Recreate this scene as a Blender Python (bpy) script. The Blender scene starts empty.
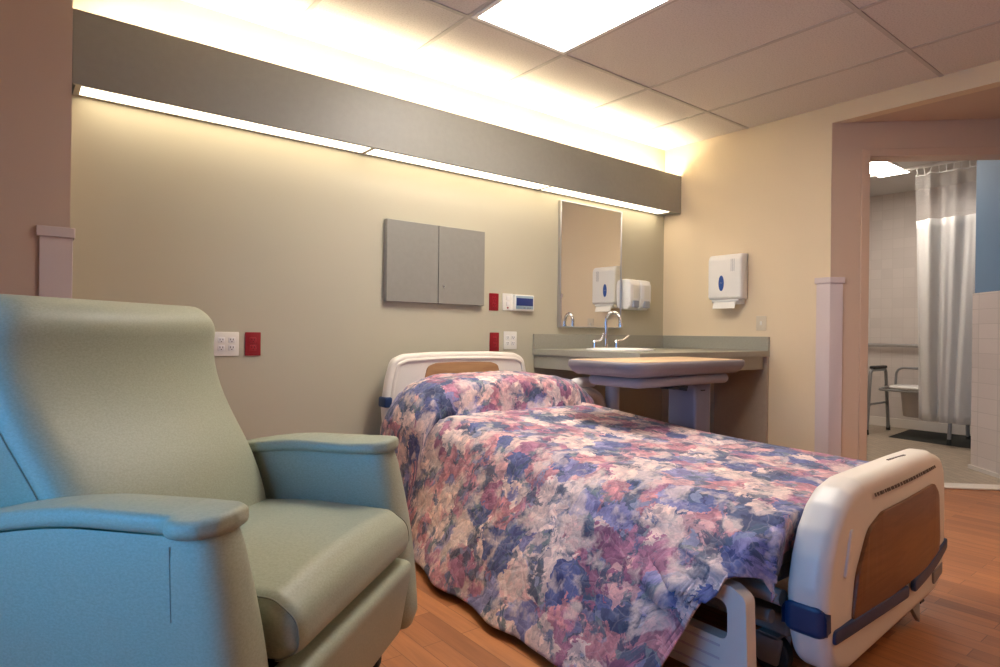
import bpy, bmesh, math, random
from mathutils import Vector, Matrix, noise
random.seed(7)
PI = math.pi
SC = bpy.context.scene
COL = SC.collection

# ------------------------------------------------------------------ helpers
def hexlin(r, g, b):
    def f(c):
        c /= 255.0
        return c / 12.92 if c <= .04045 else ((c + .055) / 1.055) ** 2.4
    return (f(r), f(g), f(b), 1)

def finish(name, bm, mat, parent=None, smooth=True, angle=40, bevel=None, seg=3):
    bmesh.ops.recalc_face_normals(bm, faces=bm.faces)
    me = bpy.data.meshes.new(name)
    bm.to_mesh(me); bm.free()
    o = bpy.data.objects.new(name, me)
    COL.objects.link(o)
    if mat is not None:
        for m in (mat if isinstance(mat, (list, tuple)) else [mat]):
            me.materials.append(m)
    if parent is not None:
        o.parent = parent
    if bevel:
        md = o.modifiers.new('bevel', 'BEVEL'); md.width = bevel; md.segments = seg
        md.limit_method = 'ANGLE'; md.angle_limit = math.radians(35)
    if smooth:
        for p in me.polygons: p.use_smooth = True
        try:
            me.set_sharp_from_angle(angle=math.radians(angle if not bevel else 60))
        except Exception:
            pass
    return o

def thing(name, label, cat, loc=(0, 0, 0), rotz=0.0, group=None):
    o = bpy.data.objects.new(name, None)
    o.empty_display_size = .1
    COL.objects.link(o)
    o.location = loc; o.rotation_euler = (0, 0, rotz)
    tag(o, label, cat, group)
    return o

def tag(o, label, cat, group=None):
    o['label'] = label; o['category'] = cat
    if group: o['group'] = group
    return o

def struct(name, bm, mat, parent=None, **k):
    o = finish(name, bm, mat, parent, **k)
    if parent is None: o['kind'] = 'structure'
    return o

def NB(): return bmesh.new()

def box(bm, x0, x1, y0, y1, z0, z1):
    vs = [bm.verts.new((x, y, z)) for x in (x0, x1) for y in (y0, y1) for z in (z0, z1)]
    for f in ((0, 1, 3, 2), (4, 6, 7, 5), (0, 4, 5, 1), (2, 3, 7, 6), (0, 2, 6, 4), (1, 5, 7, 3)):
        bm.faces.new([vs[i] for i in f])
    return bm

def prism(bm, poly, z0, z1):
    a = [bm.verts.new((p[0], p[1], z0)) for p in poly]
    b = [bm.verts.new((p[0], p[1], z1)) for p in poly]
    n = len(poly)
    bm.faces.new(a[::-1]); bm.faces.new(b)
    for i in range(n):
        bm.faces.new((a[i], a[(i + 1) % n], b[(i + 1) % n], b[i]))
    return bm

def loft(bm, rings, cap0=True, cap1=True, closed=True):
    vr = [[bm.verts.new(p) for p in r] for r in rings]
    n = len(rings[0])
    for a, b in zip(vr, vr[1:]):
        for i in range(n if closed else n - 1):
            j = (i + 1) % n
            bm.faces.new((a[i], a[j], b[j], b[i]))
    if cap0: bm.faces.new(vr[0][::-1])
    if cap1: bm.faces.new(vr[-1])
    return bm

def area(poly):
    return sum(poly[i][0] * poly[(i + 1) % len(poly)][1] - poly[(i + 1) % len(poly)][0] * poly[i][1] for i in range(len(poly))) / 2

def inset(poly, d):
    n = len(poly); s = 1 if area(poly) > 0 else -1
    out = []
    for i in range(n):
        p0, p1, p2 = Vector(poly[i - 1]), Vector(poly[i]), Vector(poly[(i + 1) % n])
        e1, e2 = (p1 - p0), (p2 - p1)
        if e1.length < 1e-9: e1 = e2
        if e2.length < 1e-9: e2 = e1
        e1.normalize(); e2.normalize()
        n1, n2 = Vector((-e1.y, e1.x)) * s, Vector((-e2.y, e2.x)) * s
        m = n1 + n2
        if m.length < 1e-6: m = n1
        m.normalize()
        c = max(.5, m.dot(n1))
        out.append(tuple(p1 + m * (d / c)))
    return out

def roundpoly(poly, r, n=6):
    """poly points (x, y[, radius]) -> rounded polygon"""
    out = []
    N = len(poly)
    for i in range(N):
        p0, p1, p2 = Vector(poly[i - 1][:2]), Vector(poly[i][:2]), Vector(poly[(i + 1) % N][:2])
        rr = poly[i][2] if len(poly[i]) > 2 else r
        a, b = (p0 - p1), (p2 - p1)
        la, lb = a.length, b.length
        a.normalize(); b.normalize()
        ang = a.angle(b)
        if ang > PI - .02 or rr < 1e-5:
            out.append(tuple(p1)); continue
        t = min(rr / math.tan(ang / 2), la * .48, lb * .48)
        q0, q2 = p1 + a * t, p1 + b * t
        for k in range(n + 1):
            u = k / n
            q = q0 * (1 - u) ** 2 + p1 * 2 * u * (1 - u) + q2 * u * u
            out.append(tuple(q))
    return out

def slab(bm, poly, a, b, r, axis='z', n=5, mids=1, deform=None):
    """rounded-edge slab: polygon extruded from a to b along an axis, edges rounded by r"""
    r = min(r, abs(b - a) / 2 * .999)
    levels = []
    for k in range(n + 1):
        th = (PI / 2) * k / n
        levels.append((a + r * (1 - math.sin(th)), r * (1 - math.cos(th))))
    levels = levels[::-1]                       # k=n first: at a, inset r
    levels = [(a + r * (1 - math.cos(PI / 2 * k / n)), r * (1 - math.sin(PI / 2 * k / n))) for k in range(n + 1)]
    for k in range(1, mids + 1):
        levels.append((a + r + (b - a - 2 * r) * k / (mids + 1), 0))
    levels += [(b - r * (1 - math.cos(PI / 2 * k / n)), r * (1 - math.sin(PI / 2 * k / n))) for k in range(n, -1, -1)]
    rings = []
    for h, d in levels:
        q = inset(poly, d) if d > 1e-7 else poly
        ring = []
        for (u, v) in q:
            p = {'z': (u, v, h), 'y': (u, h, v), 'x': (h, u, v)}[axis]
            ring.append(deform(*p) if deform else p)
        rings.append(ring)
    return loft(bm, rings)

def tube(bm, pts, r, n=10, closed=False, cap=True):
    P = [Vector(p) for p in pts]
    R = r if isinstance(r, (list, tuple)) else [r] * len(P)
    rings = []
    prev = None
    for i, p in enumerate(P):
        if i == 0: t = P[1] - P[0]
        elif i == len(P) - 1: t = P[-1] - P[-2]
        else: t = (P[i + 1] - p).normalized() + (p - P[i - 1]).normalized()
        t.normalize()
        if prev is None:
            up = Vector((0, 0, 1)) if abs(t.z) < .9 else Vector((1, 0, 0))
            s = t.cross(up).normalized()
        else:
            s = prev - t * prev.dot(t)
            s.normalize()
        prev = s
        w = t.cross(s)
        rings.append([tuple(p + (s * math.cos(2 * PI * k / n) + w * math.sin(2 * PI * k / n)) * R[i]) for k in range(n)])
    return loft(bm, rings, cap, cap)

def bez(pts, n=8, rad=.05):
    """polyline with rounded corners"""
    out = [Vector(pts[0])]
    for i in range(1, len(pts) - 1):
        p0, p1, p2 = Vector(pts[i - 1]), Vector(pts[i]), Vector(pts[i + 1])
        a, b = p0 - p1, p2 - p1
        t = min(rad, a.length * .48, b.length * .48)
        q0, q2 = p1 + a.normalized() * t, p1 + b.normalized() * t
        for k in range(n + 1):
            u = k / n
            out.append(q0 * (1 - u) ** 2 + p1 * 2 * u * (1 - u) + q2 * u * u)
    out.append(Vector(pts[-1]))
    return out

def cyl(bm, c, r, h, axis='z', n=24, r2=None):
    r2 = r if r2 is None else r2
    rings = []
    for k, rr in ((0, r), (h, r2)):
        ring = []
        for i in range(n):
            a = 2 * PI * i / n
            u, v = rr * math.cos(a), rr * math.sin(a)
            ring.append({'z': (c[0] + u, c[1] + v, c[2] + k), 'y': (c[0] + u, c[1] + k, c[2] + v), 'x': (c[0] + k, c[1] + u, c[2] + v)}[axis])
        rings.append(ring)
    return loft(bm, rings)

def ellipse(cx, cy, a, b, n=40, p=2.0):
    out = []
    for i in range(n):
        t = 2 * PI * i / n
        c, s = math.cos(t), math.sin(t)
        out.append((cx + a * math.copysign(abs(c) ** (2 / p), c), cy + b * math.copysign(abs(s) ** (2 / p), s)))
    return out

def spline(x, pts):
    n = len(pts)
    if x <= pts[0][0]: return pts[0][1]
    if x >= pts[-1][0]: return pts[-1][1]
    m = []
    for i in range(n):
        a, b = pts[max(0, i - 1)], pts[min(n - 1, i + 1)]
        m.append((b[1] - a[1]) / (b[0] - a[0]))
    for i in range(n - 1):
        (x0, y0), (x1, y1) = pts[i], pts[i + 1]
        if x <= x1:
            h = x1 - x0; t = (x - x0) / h
            return (2 * t ** 3 - 3 * t ** 2 + 1) * y0 + (t ** 3 - 2 * t ** 2 + t) * h * m[i] + (-2 * t ** 3 + 3 * t ** 2) * y1 + (t ** 3 - t ** 2) * h * m[i + 1]

def interp(x, pts):
    if x <= pts[0][0]: return pts[0][1]
    for (a, va), (b, vb) in zip(pts, pts[1:]):
        if x <= b:
            t = (x - a) / (b - a); t = t * t * (3 - 2 * t)
            return va + (vb - va) * t
    return pts[-1][1]

# ------------------------------------------------------------------ materials
def new_mat(name):
    m = bpy.data.materials.new(name); m.use_nodes = True
    nt = m.node_tree; nt.nodes.clear()
    out = nt.nodes.new('ShaderNodeOutputMaterial')
    return m, nt, out

def N(nt, t, **k):
    n = nt.nodes.new(t)
    for a, b in k.items():
        if a.startswith('_'): setattr(n, a[1:], b)
        else: n.inputs[a.replace('__', ' ')].default_value = b
    return n

def ramp(nt, stops, interp='LINEAR'):
    r = nt.nodes.new('ShaderNodeValToRGB'); cr = r.color_ramp; cr.interpolation = interp
    while len(cr.elements) > 1: cr.elements.remove(cr.elements[-1])
    cr.elements[0].position, cr.elements[0].color = stops[0]
    for p, c in stops[1:]:
        e = cr.elements.new(p); e.color = c
    return r

def mixc(nt, mode, fac, a, b):
    m = nt.nodes.new('ShaderNodeMix'); m.data_type = 'RGBA'; m.blend_type = mode
    for s, v in ((0, fac), (6, a), (7, b)):
        if hasattr(v, 'links') or hasattr(v, 'is_linked'): nt.links.new(v, m.inputs[s])
        else: m.inputs[s].default_value = v
    return m.outputs[2]

def pbr(name, col, rough=.5, metal=0.0, var=0.0, vscale=6.0, bump=0.0, bscale=200.0, spec=.5, coat=0.0):
    m, nt, out = new_mat(name)
    b = N(nt, 'ShaderNodeBsdfPrincipled', Roughness=rough, Metallic=metal)
    b.inputs['Base Color'].default_value = col
    b.inputs['Specular IOR Level'].default_value = spec
    b.inputs['Coat Weight'].default_value = coat
    tc = N(nt, 'ShaderNodeTexCoord')
    if var > 0:
        nz = N(nt, 'ShaderNodeTexNoise', Scale=vscale, Detail=4.0)
        nt.links.new(tc.outputs['Object'], nz.inputs['Vector'])
        lo = tuple(c * (1 - var) for c in col[:3]) + (1,)
        hi = tuple(min(1, c * (1 + var)) for c in col[:3]) + (1,)
        r = ramp(nt, [(.3, lo), (.7, hi)])
        nt.links.new(nz.outputs['Fac'], r.inputs['Fac'])
        nt.links.new(r.outputs['Color'], b.inputs['Base Color'])
    if bump > 0:
        nz = N(nt, 'ShaderNodeTexNoise', Scale=bscale, Detail=3.0)
        nt.links.new(tc.outputs['Object'], nz.inputs['Vector'])
        bp = N(nt, 'ShaderNodeBump', Strength=bump, Distance=.002)
        nt.links.new(nz.outputs['Fac'], bp.inputs['Height'])
        nt.links.new(bp.outputs['Normal'], b.inputs['Normal'])
    nt.links.new(b.outputs[0], out.inputs[0])
    return m

def emit(name, col, strength):
    m, nt, out = new_mat(name)
    e = N(nt, 'ShaderNodeEmission', Strength=strength); e.inputs[0].default_value = col
    nt.links.new(e.outputs[0], out.inputs[0])
    return m

def wood_floor():
    m, nt, out = new_mat('wood_floor')
    tc = N(nt, 'ShaderNodeTexCoord')
    mp = N(nt, 'ShaderNodeMapping'); mp.inputs['Rotation'].default_value = (0, 0, PI / 2)
    nt.links.new(tc.outputs['Object'], mp.inputs['Vector'])
    br = N(nt, 'ShaderNodeTexBrick', Scale=1.0, Mortar__Size=.0012, Brick__Width=.52, Row__Height=.072)
    br.offset = .37; br.offset_frequency = 2
    br.inputs['Color1'].default_value = (0, 0, 0, 1); br.inputs['Color2'].default_value = (1, 1, 1, 1)
    br.inputs['Mortar'].default_value = (.35, .35, .35, 1); br.inputs['Bias'].default_value = 0
    nt.links.new(mp.outputs[0], br.inputs['Vector'])
    r = ramp(nt, [(0, (.30, .105, .036, 1)), (.25, (.40, .150, .052, 1)), (.6, (.45, .172, .060, 1)), (1, (.50, .200, .073, 1))])
    nt.links.new(br.outputs['Color'], r.inputs['Fac'])
    mp2 = N(nt, 'ShaderNodeMapping'); mp2.inputs['Scale'].default_value = (22, 1.6, 1)
    nt.links.new(tc.outputs['Object'], mp2.inputs['Vector'])
    nz = N(nt, 'ShaderNodeTexNoise', Scale=2.0, Detail=6.0, Roughness=.6, Distortion=.6)
    nt.links.new(mp2.outputs[0], nz.inputs['Vector'])
    gr = ramp(nt, [(.3, (.80, .78, .76, 1)), (.62, (1.06, 1.06, 1.06, 1))])
    nt.links.new(nz.outputs['Fac'], gr.inputs['Fac'])
    c = mixc(nt, 'MULTIPLY', 1.0, r.outputs['Color'], gr.outputs['Color'])
    dk = mixc(nt, 'MIX', br.outputs['Fac'], c, (.20, .075, .03, 1))
    b = N(nt, 'ShaderNodeBsdfPrincipled', Roughness=.33)
    nt.links.new(dk, b.inputs['Base Color'])
    bp = N(nt, 'ShaderNodeBump', Strength=.15, Distance=.001)
    nt.links.new(nz.outputs['Fac'], bp.inputs['Height']); nt.links.new(bp.outputs[0], b.inputs['Normal'])
    nt.links.new(b.outputs[0], out.inputs[0])
    return m

def wood_grain(name, dark, light, rough=.35, axis=0, scale=1.0):
    m, nt, out = new_mat(name)
    tc = N(nt, 'ShaderNodeTexCoord')
    mp = N(nt, 'ShaderNodeMapping')
    s = [14 * scale] * 3; s[axis] = 1.2 * scale
    mp.inputs['Scale'].default_value = s
    nt.links.new(tc.outputs['Object'], mp.inputs['Vector'])
    nz = N(nt, 'ShaderNodeTexNoise', Scale=2.2, Detail=6.0, Roughness=.6, Distortion=.8)
    nt.links.new(mp.outputs[0], nz.inputs['Vector'])
    r = ramp(nt, [(.32, dark), (.68, light)])
    nt.links.new(nz.outputs['Fac'], r.inputs['Fac'])
    b = N(nt, 'ShaderNodeBsdfPrincipled', Roughness=rough)
    nt.links.new(r.outputs[0], b.inputs['Base Color'])
    nt.links.new(b.outputs[0], out.inputs[0])
    return m

def tiles(name, col, grout, w, h, rot=0.0, axis='z', rough=.3, off=0.0, var=.04, mortar=.003):
    """brick grid in the plane normal to the axis (object space)"""
    m, nt, out = new_mat(name)
    tc = N(nt, 'ShaderNodeTexCoord')
    sx = N(nt, 'ShaderNodeSeparateXYZ'); nt.links.new(tc.outputs['Object'], sx.inputs[0])
    cx = N(nt, 'ShaderNodeCombineXYZ')
    u, v = {'z': ('X', 'Y'), 'x': ('Y', 'Z'), 'y': ('X', 'Z')}[axis]
    nt.links.new(sx.outputs[u], cx.inputs[0]); nt.links.new(sx.outputs[v], cx.inputs[1])
    mp = N(nt, 'ShaderNodeMapping'); mp.inputs['Rotation'].default_value = (0, 0, rot)
    nt.links.new(cx.outputs[0], mp.inputs['Vector'])
    br = N(nt, 'ShaderNodeTexBrick', Scale=1.0, Mortar__Size=mortar, Brick__Width=w, Row__Height=h)
    br.offset = off
    br.inputs['Color1'].default_value = tuple(c * (1 - var) for c in col[:3]) + (1,)
    br.inputs['Color2'].default_value = tuple(min(1, c * (1 + var)) for c in col[:3]) + (1,)
    br.inputs['Mortar'].default_value = grout
    nt.links.new(mp.outputs[0], br.inputs['Vector'])
    b = N(nt, 'ShaderNodeBsdfPrincipled', Roughness=rough)
    nt.links.new(br.outputs['Color'], b.inputs['Base Color'])
    bp = N(nt, 'ShaderNodeBump', Strength=.4, Distance=.001); bp.invert = True
    nt.links.new(br.outputs['Fac'], bp.inputs['Height']); nt.links.new(bp.outputs[0], b.inputs['Normal'])
    nt.links.new(b.outputs[0], out.inputs[0])
    return m

def acoustic():
    m, nt, out = new_mat('acoustic_tile')
    tc = N(nt, 'ShaderNodeTexCoord')
    n1 = N(nt, 'ShaderNodeTexNoise', Scale=120.0, Detail=4.0, Roughness=.7)
    nt.links.new(tc.outputs['Object'], n1.inputs['Vector'])
    r = ramp(nt, [(.36, (.56, .51, .475, 1)), (.5, (.68, .63, .59, 1)), (.7, (.71, .66, .62, 1))])
    nt.links.new(n1.outputs['Fac'], r.inputs['Fac'])
    b = N(nt, 'ShaderNodeBsdfPrincipled', Roughness=.95)
    nt.links.new(r.outputs[0], b.inputs['Base Color'])
    bp = N(nt, 'ShaderNodeBump', Strength=.35, Distance=.002)
    nt.links.new(n1.outputs['Fac'], bp.inputs['Height']); nt.links.new(bp.outputs[0], b.inputs['Normal'])
    nt.links.new(b.outputs[0], out.inputs[0])
    return m

def floral():
    """printed chintz: big soft blossoms in pink, cream, periwinkle, navy and plum, UV in metres"""
    m, nt, out = new_mat('floral_chintz')
    L = nt.links
    uv = N(nt, 'ShaderNodeUVMap'); uv.uv_map = 'cloth'
    def warp(src, scale, amt, seed):
        mp = N(nt, 'ShaderNodeMapping'); mp.inputs['Location'].default_value = (seed, seed * 1.7, 0)
        L.new(src, mp.inputs['Vector'])
        nz = N(nt, 'ShaderNodeTexNoise', Scale=scale, Detail=3.0, Roughness=.55)
        L.new(mp.outputs[0], nz.inputs['Vector'])
        s = N(nt, 'ShaderNodeVectorMath', _operation='SUBTRACT'); s.inputs[1].default_value = (.5, .5, .5)
        L.new(nz.outputs['Color'], s.inputs[0])
        k = N(nt, 'ShaderNodeVectorMath', _operation='SCALE'); k.inputs['Scale'].default_value = amt
        L.new(s.outputs[0], k.inputs[0])
        a = N(nt, 'ShaderNodeVectorMath', _operation='ADD')
        L.new(src, a.inputs[0]); L.new(k.outputs[0], a.inputs[1])
        return a.outputs[0]
    base = uv.outputs[0]
    w1 = warp(base, 10.0, .10, 3.1)
    w2 = warp(w1, 42.0, .055, 7.7)
    w6 = warp(w1, 45.0, .030, 17.7)
    # blossoms
    vo = N(nt, 'ShaderNodeTexVoronoi', Scale=9.4); L.new(w2, vo.inputs['Vector'])
    sep = N(nt, 'ShaderNodeSeparateColor'); L.new(vo.outputs['Color'], sep.inputs[0])
    pal = ramp(nt, [(0.0, (.58, .26, .30, 1)), (.16, (.78, .60, .54, 1)), (.29, (.10, .13, .32, 1)), (.42, (.46, .20, .30, 1)),
                    (.54, (.82, .67, .62, 1)), (.66, (.07, .10, .21, 1)), (.74, (.27, .27, .50, 1)), (.83, (.34, .13, .23, 1)), (.90, (.68, .40, .41, 1))], 'CONSTANT')
    L.new(sep.outputs[0], pal.inputs['Fac'])
    # petals inside each blossom
    vp = N(nt, 'ShaderNodeTexVoronoi', Scale=32.0); L.new(w6, vp.inputs['Vector'])
    sp = N(nt, 'ShaderNodeSeparateColor'); L.new(vp.outputs['Color'], sp.inputs[0])
    pr = ramp(nt, [(0.0, (.58, .56, .66, 1)), (.5, (.98, .97, .99, 1)), (1.0, (1.32, 1.24, 1.2, 1))])
    L.new(sp.outputs[1], pr.inputs['Fac'])
    c = mixc(nt, 'MULTIPLY', .9, pal.outputs[0], pr.outputs[0])
    pd = ramp(nt, [(0.0, (1.16, 1.14, 1.12, 1)), (.55, (.95, .94, .96, 1)), (1.0, (.70, .68, .78, 1))])
    sc = N(nt, 'ShaderNodeMath', _operation='MULTIPLY'); sc.inputs[1].default_value = 1.3
    L.new(vp.outputs['Distance'], sc.inputs[0]); L.new(sc.outputs[0], pd.inputs['Fac'])
    c = mixc(nt, 'MULTIPLY', .8, c, pd.outputs[0])
    # leaves between blossoms: slate / navy patches
    n2 = N(nt, 'ShaderNodeTexNoise', Scale=10.0, Detail=6.0, Roughness=.66, Distortion=.5)
    w3 = warp(base, 14.0, .06, 11.3); L.new(w3, n2.inputs['Vector'])
    lf = ramp(nt, [(.52, (0, 0, 0, 1)), (.56, (1, 1, 1, 1))]); L.new(n2.outputs['Fac'], lf.inputs['Fac'])
    vl = N(nt, 'ShaderNodeTexVoronoi', Scale=24.0); L.new(w3, vl.inputs['Vector'])
    sl = N(nt, 'ShaderNodeSeparateColor'); L.new(vl.outputs['Color'], sl.inputs[0])
    lc = ramp(nt, [(0, (.038, .066, .135, 1)), (.3, (.060, .105, .185, 1)), (.55, (.12, .155, .31, 1)), (.75, (.14, .20, .24, 1)), (.9, (.22, .26, .42, 1))], 'CONSTANT')
    L.new(sl.outputs[0], lc.inputs['Fac'])
    lfm = N(nt, 'ShaderNodeMath', _operation='MULTIPLY'); lfm.inputs[1].default_value = .88
    L.new(lf.outputs[0], lfm.inputs[0])
    c = mixc(nt, 'MIX', lfm.outputs[0], c, lc.outputs[0])
    # cream / peach washes
    n3 = N(nt, 'ShaderNodeTexNoise', Scale=7.6, Detail=4.5, Roughness=.6)
    w4 = warp(base, 20.0, .05, 23.9); L.new(w4, n3.inputs['Vector'])
    pf = ramp(nt, [(.515, (0, 0, 0, 1)), (.60, (.66, .66, .66, 1))]); L.new(n3.outputs['Fac'], pf.inputs['Fac'])
    c = mixc(nt, 'MIX', pf.outputs[0], c, (.82, .65, .60, 1))
    # fine brushwork
    n4 = N(nt, 'ShaderNodeTexNoise', Scale=70.0, Detail=5.0, Roughness=.7); L.new(w2, n4.inputs['Vector'])
    fr = ramp(nt, [(.33, (.72, .72, .76, 1)), (.5, (1, 1, 1, 1)), (.66, (1.22, 1.18, 1.16, 1))]); L.new(n4.outputs['Fac'], fr.inputs['Fac'])
    c = mixc(nt, 'MULTIPLY', .85, c, fr.outputs[0])
    # quilting stitches
    ve = N(nt, 'ShaderNodeTexVoronoi', Scale=15.0, _feature='DISTANCE_TO_EDGE')
    w5 = warp(base, 12.0, .05, 5.0); L.new(w5, ve.inputs['Vector'])
    st = ramp(nt, [(0, (1, 1, 1, 1)), (.03, (0, 0, 0, 1))]); L.new(ve.outputs['Distance'], st.inputs['Fac'])
    stm = N(nt, 'ShaderNodeMath', _operation='MULTIPLY'); stm.inputs[1].default_value = .16
    L.new(st.outputs[0], stm.inputs[0])
    c = mixc(nt, 'MIX', stm.outputs[0], c, (.75, .66, .70, 1))
    qr = ramp(nt, [(0, (0, 0, 0, 1)), (.16, (1, 1, 1, 1))]); L.new(ve.outputs['Distance'], qr.inputs['Fac'])
    b = N(nt, 'ShaderNodeBsdfPrincipled', Roughness=.75)
    b.inputs['Sheen Weight'].default_value = .15
    L.new(c, b.inputs['Base Color'])
    bp = N(nt, 'ShaderNodeBump', Strength=.28, Distance=.004)
    L.new(qr.outputs[0], bp.inputs['Height']); L.new(bp.outputs[0], b.inputs['Normal'])
    L.new(b.outputs[0], out.inputs[0])
    return m

def vinyl():
    m, nt, out = new_mat('sage_vinyl')
    tc = N(nt, 'ShaderNodeTexCoord')
    n1 = N(nt, 'ShaderNodeTexNoise', Scale=170.0, Detail=3.0, Roughness=.7)
    mp = N(nt, 'ShaderNodeMapping'); mp.inputs['Scale'].default_value = (1, 1, 1.8)
    nt.links.new(tc.outputs['Object'], mp.inputs['Vector'])
    nt.links.new(mp.outputs[0], n1.inputs['Vector'])
    r = ramp(nt, [(.36, (.318, .352, .258, 1)), (.64, (.385, .415, .312, 1))])
    nt.links.new(n1.outputs['Fac'], r.inputs['Fac'])
    b = N(nt, 'ShaderNodeBsdfPrincipled', Roughness=.47)
    nt.links.new(r.outputs[0], b.inputs['Base Color'])
    bp = N(nt, 'ShaderNodeBump', Strength=.12, Distance=.0012)
    nt.links.new(n1.outputs['Fac'], bp.inputs['Height']); nt.links.new(bp.outputs[0], b.inputs['Normal'])
    nt.links.new(b.outputs[0], out.inputs[0])
    return m

def window_glass():
    m, nt, out = new_mat('window_glass')
    t = N(nt, 'ShaderNodeBsdfTransparent'); g = N(nt, 'ShaderNodeBsdfGlossy', Roughness=.02)
    fz = N(nt, 'ShaderNodeFresnel', IOR=1.3); mx = N(nt, 'ShaderNodeMixShader')
    nt.links.new(fz.outputs[0], mx.inputs[0]); nt.links.new(t.outputs[0], mx.inputs[1]); nt.links.new(g.outputs[0], mx.inputs[2])
    nt.links.new(mx.outputs[0], out.inputs[0])
    return m

def mesh_net():
    m, nt, out = new_mat('curtain_net')
    t = N(nt, 'ShaderNodeBsdfTransparent'); d = N(nt, 'ShaderNodeBsdfDiffuse'); d.inputs[0].default_value = (.8, .78, .76, 1)
    mx = N(nt, 'ShaderNodeMixShader', Fac=.17)
    nt.links.new(t.outputs[0], mx.inputs[1]); nt.links.new(d.outputs[0], mx.inputs[2])
    nt.links.new(mx.outputs[0], out.inputs[0])
    return m

def curtain_cloth():
    m, nt, out = new_mat('curtain_cloth')
    d = N(nt, 'ShaderNodeBsdfDiffuse'); d.inputs[0].default_value = (.88, .88, .87, 1)
    t = N(nt, 'ShaderNodeBsdfTranslucent'); t.inputs[0].default_value = (.85, .85, .84, 1)
    mx = N(nt, 'ShaderNodeMixShader', Fac=.3)
    nt.links.new(d.outputs[0], mx.inputs[1]); nt.links.new(t.outputs[0], mx.inputs[2])
    nt.links.new(mx.outputs[0], out.inputs[0])
    return m

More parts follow.
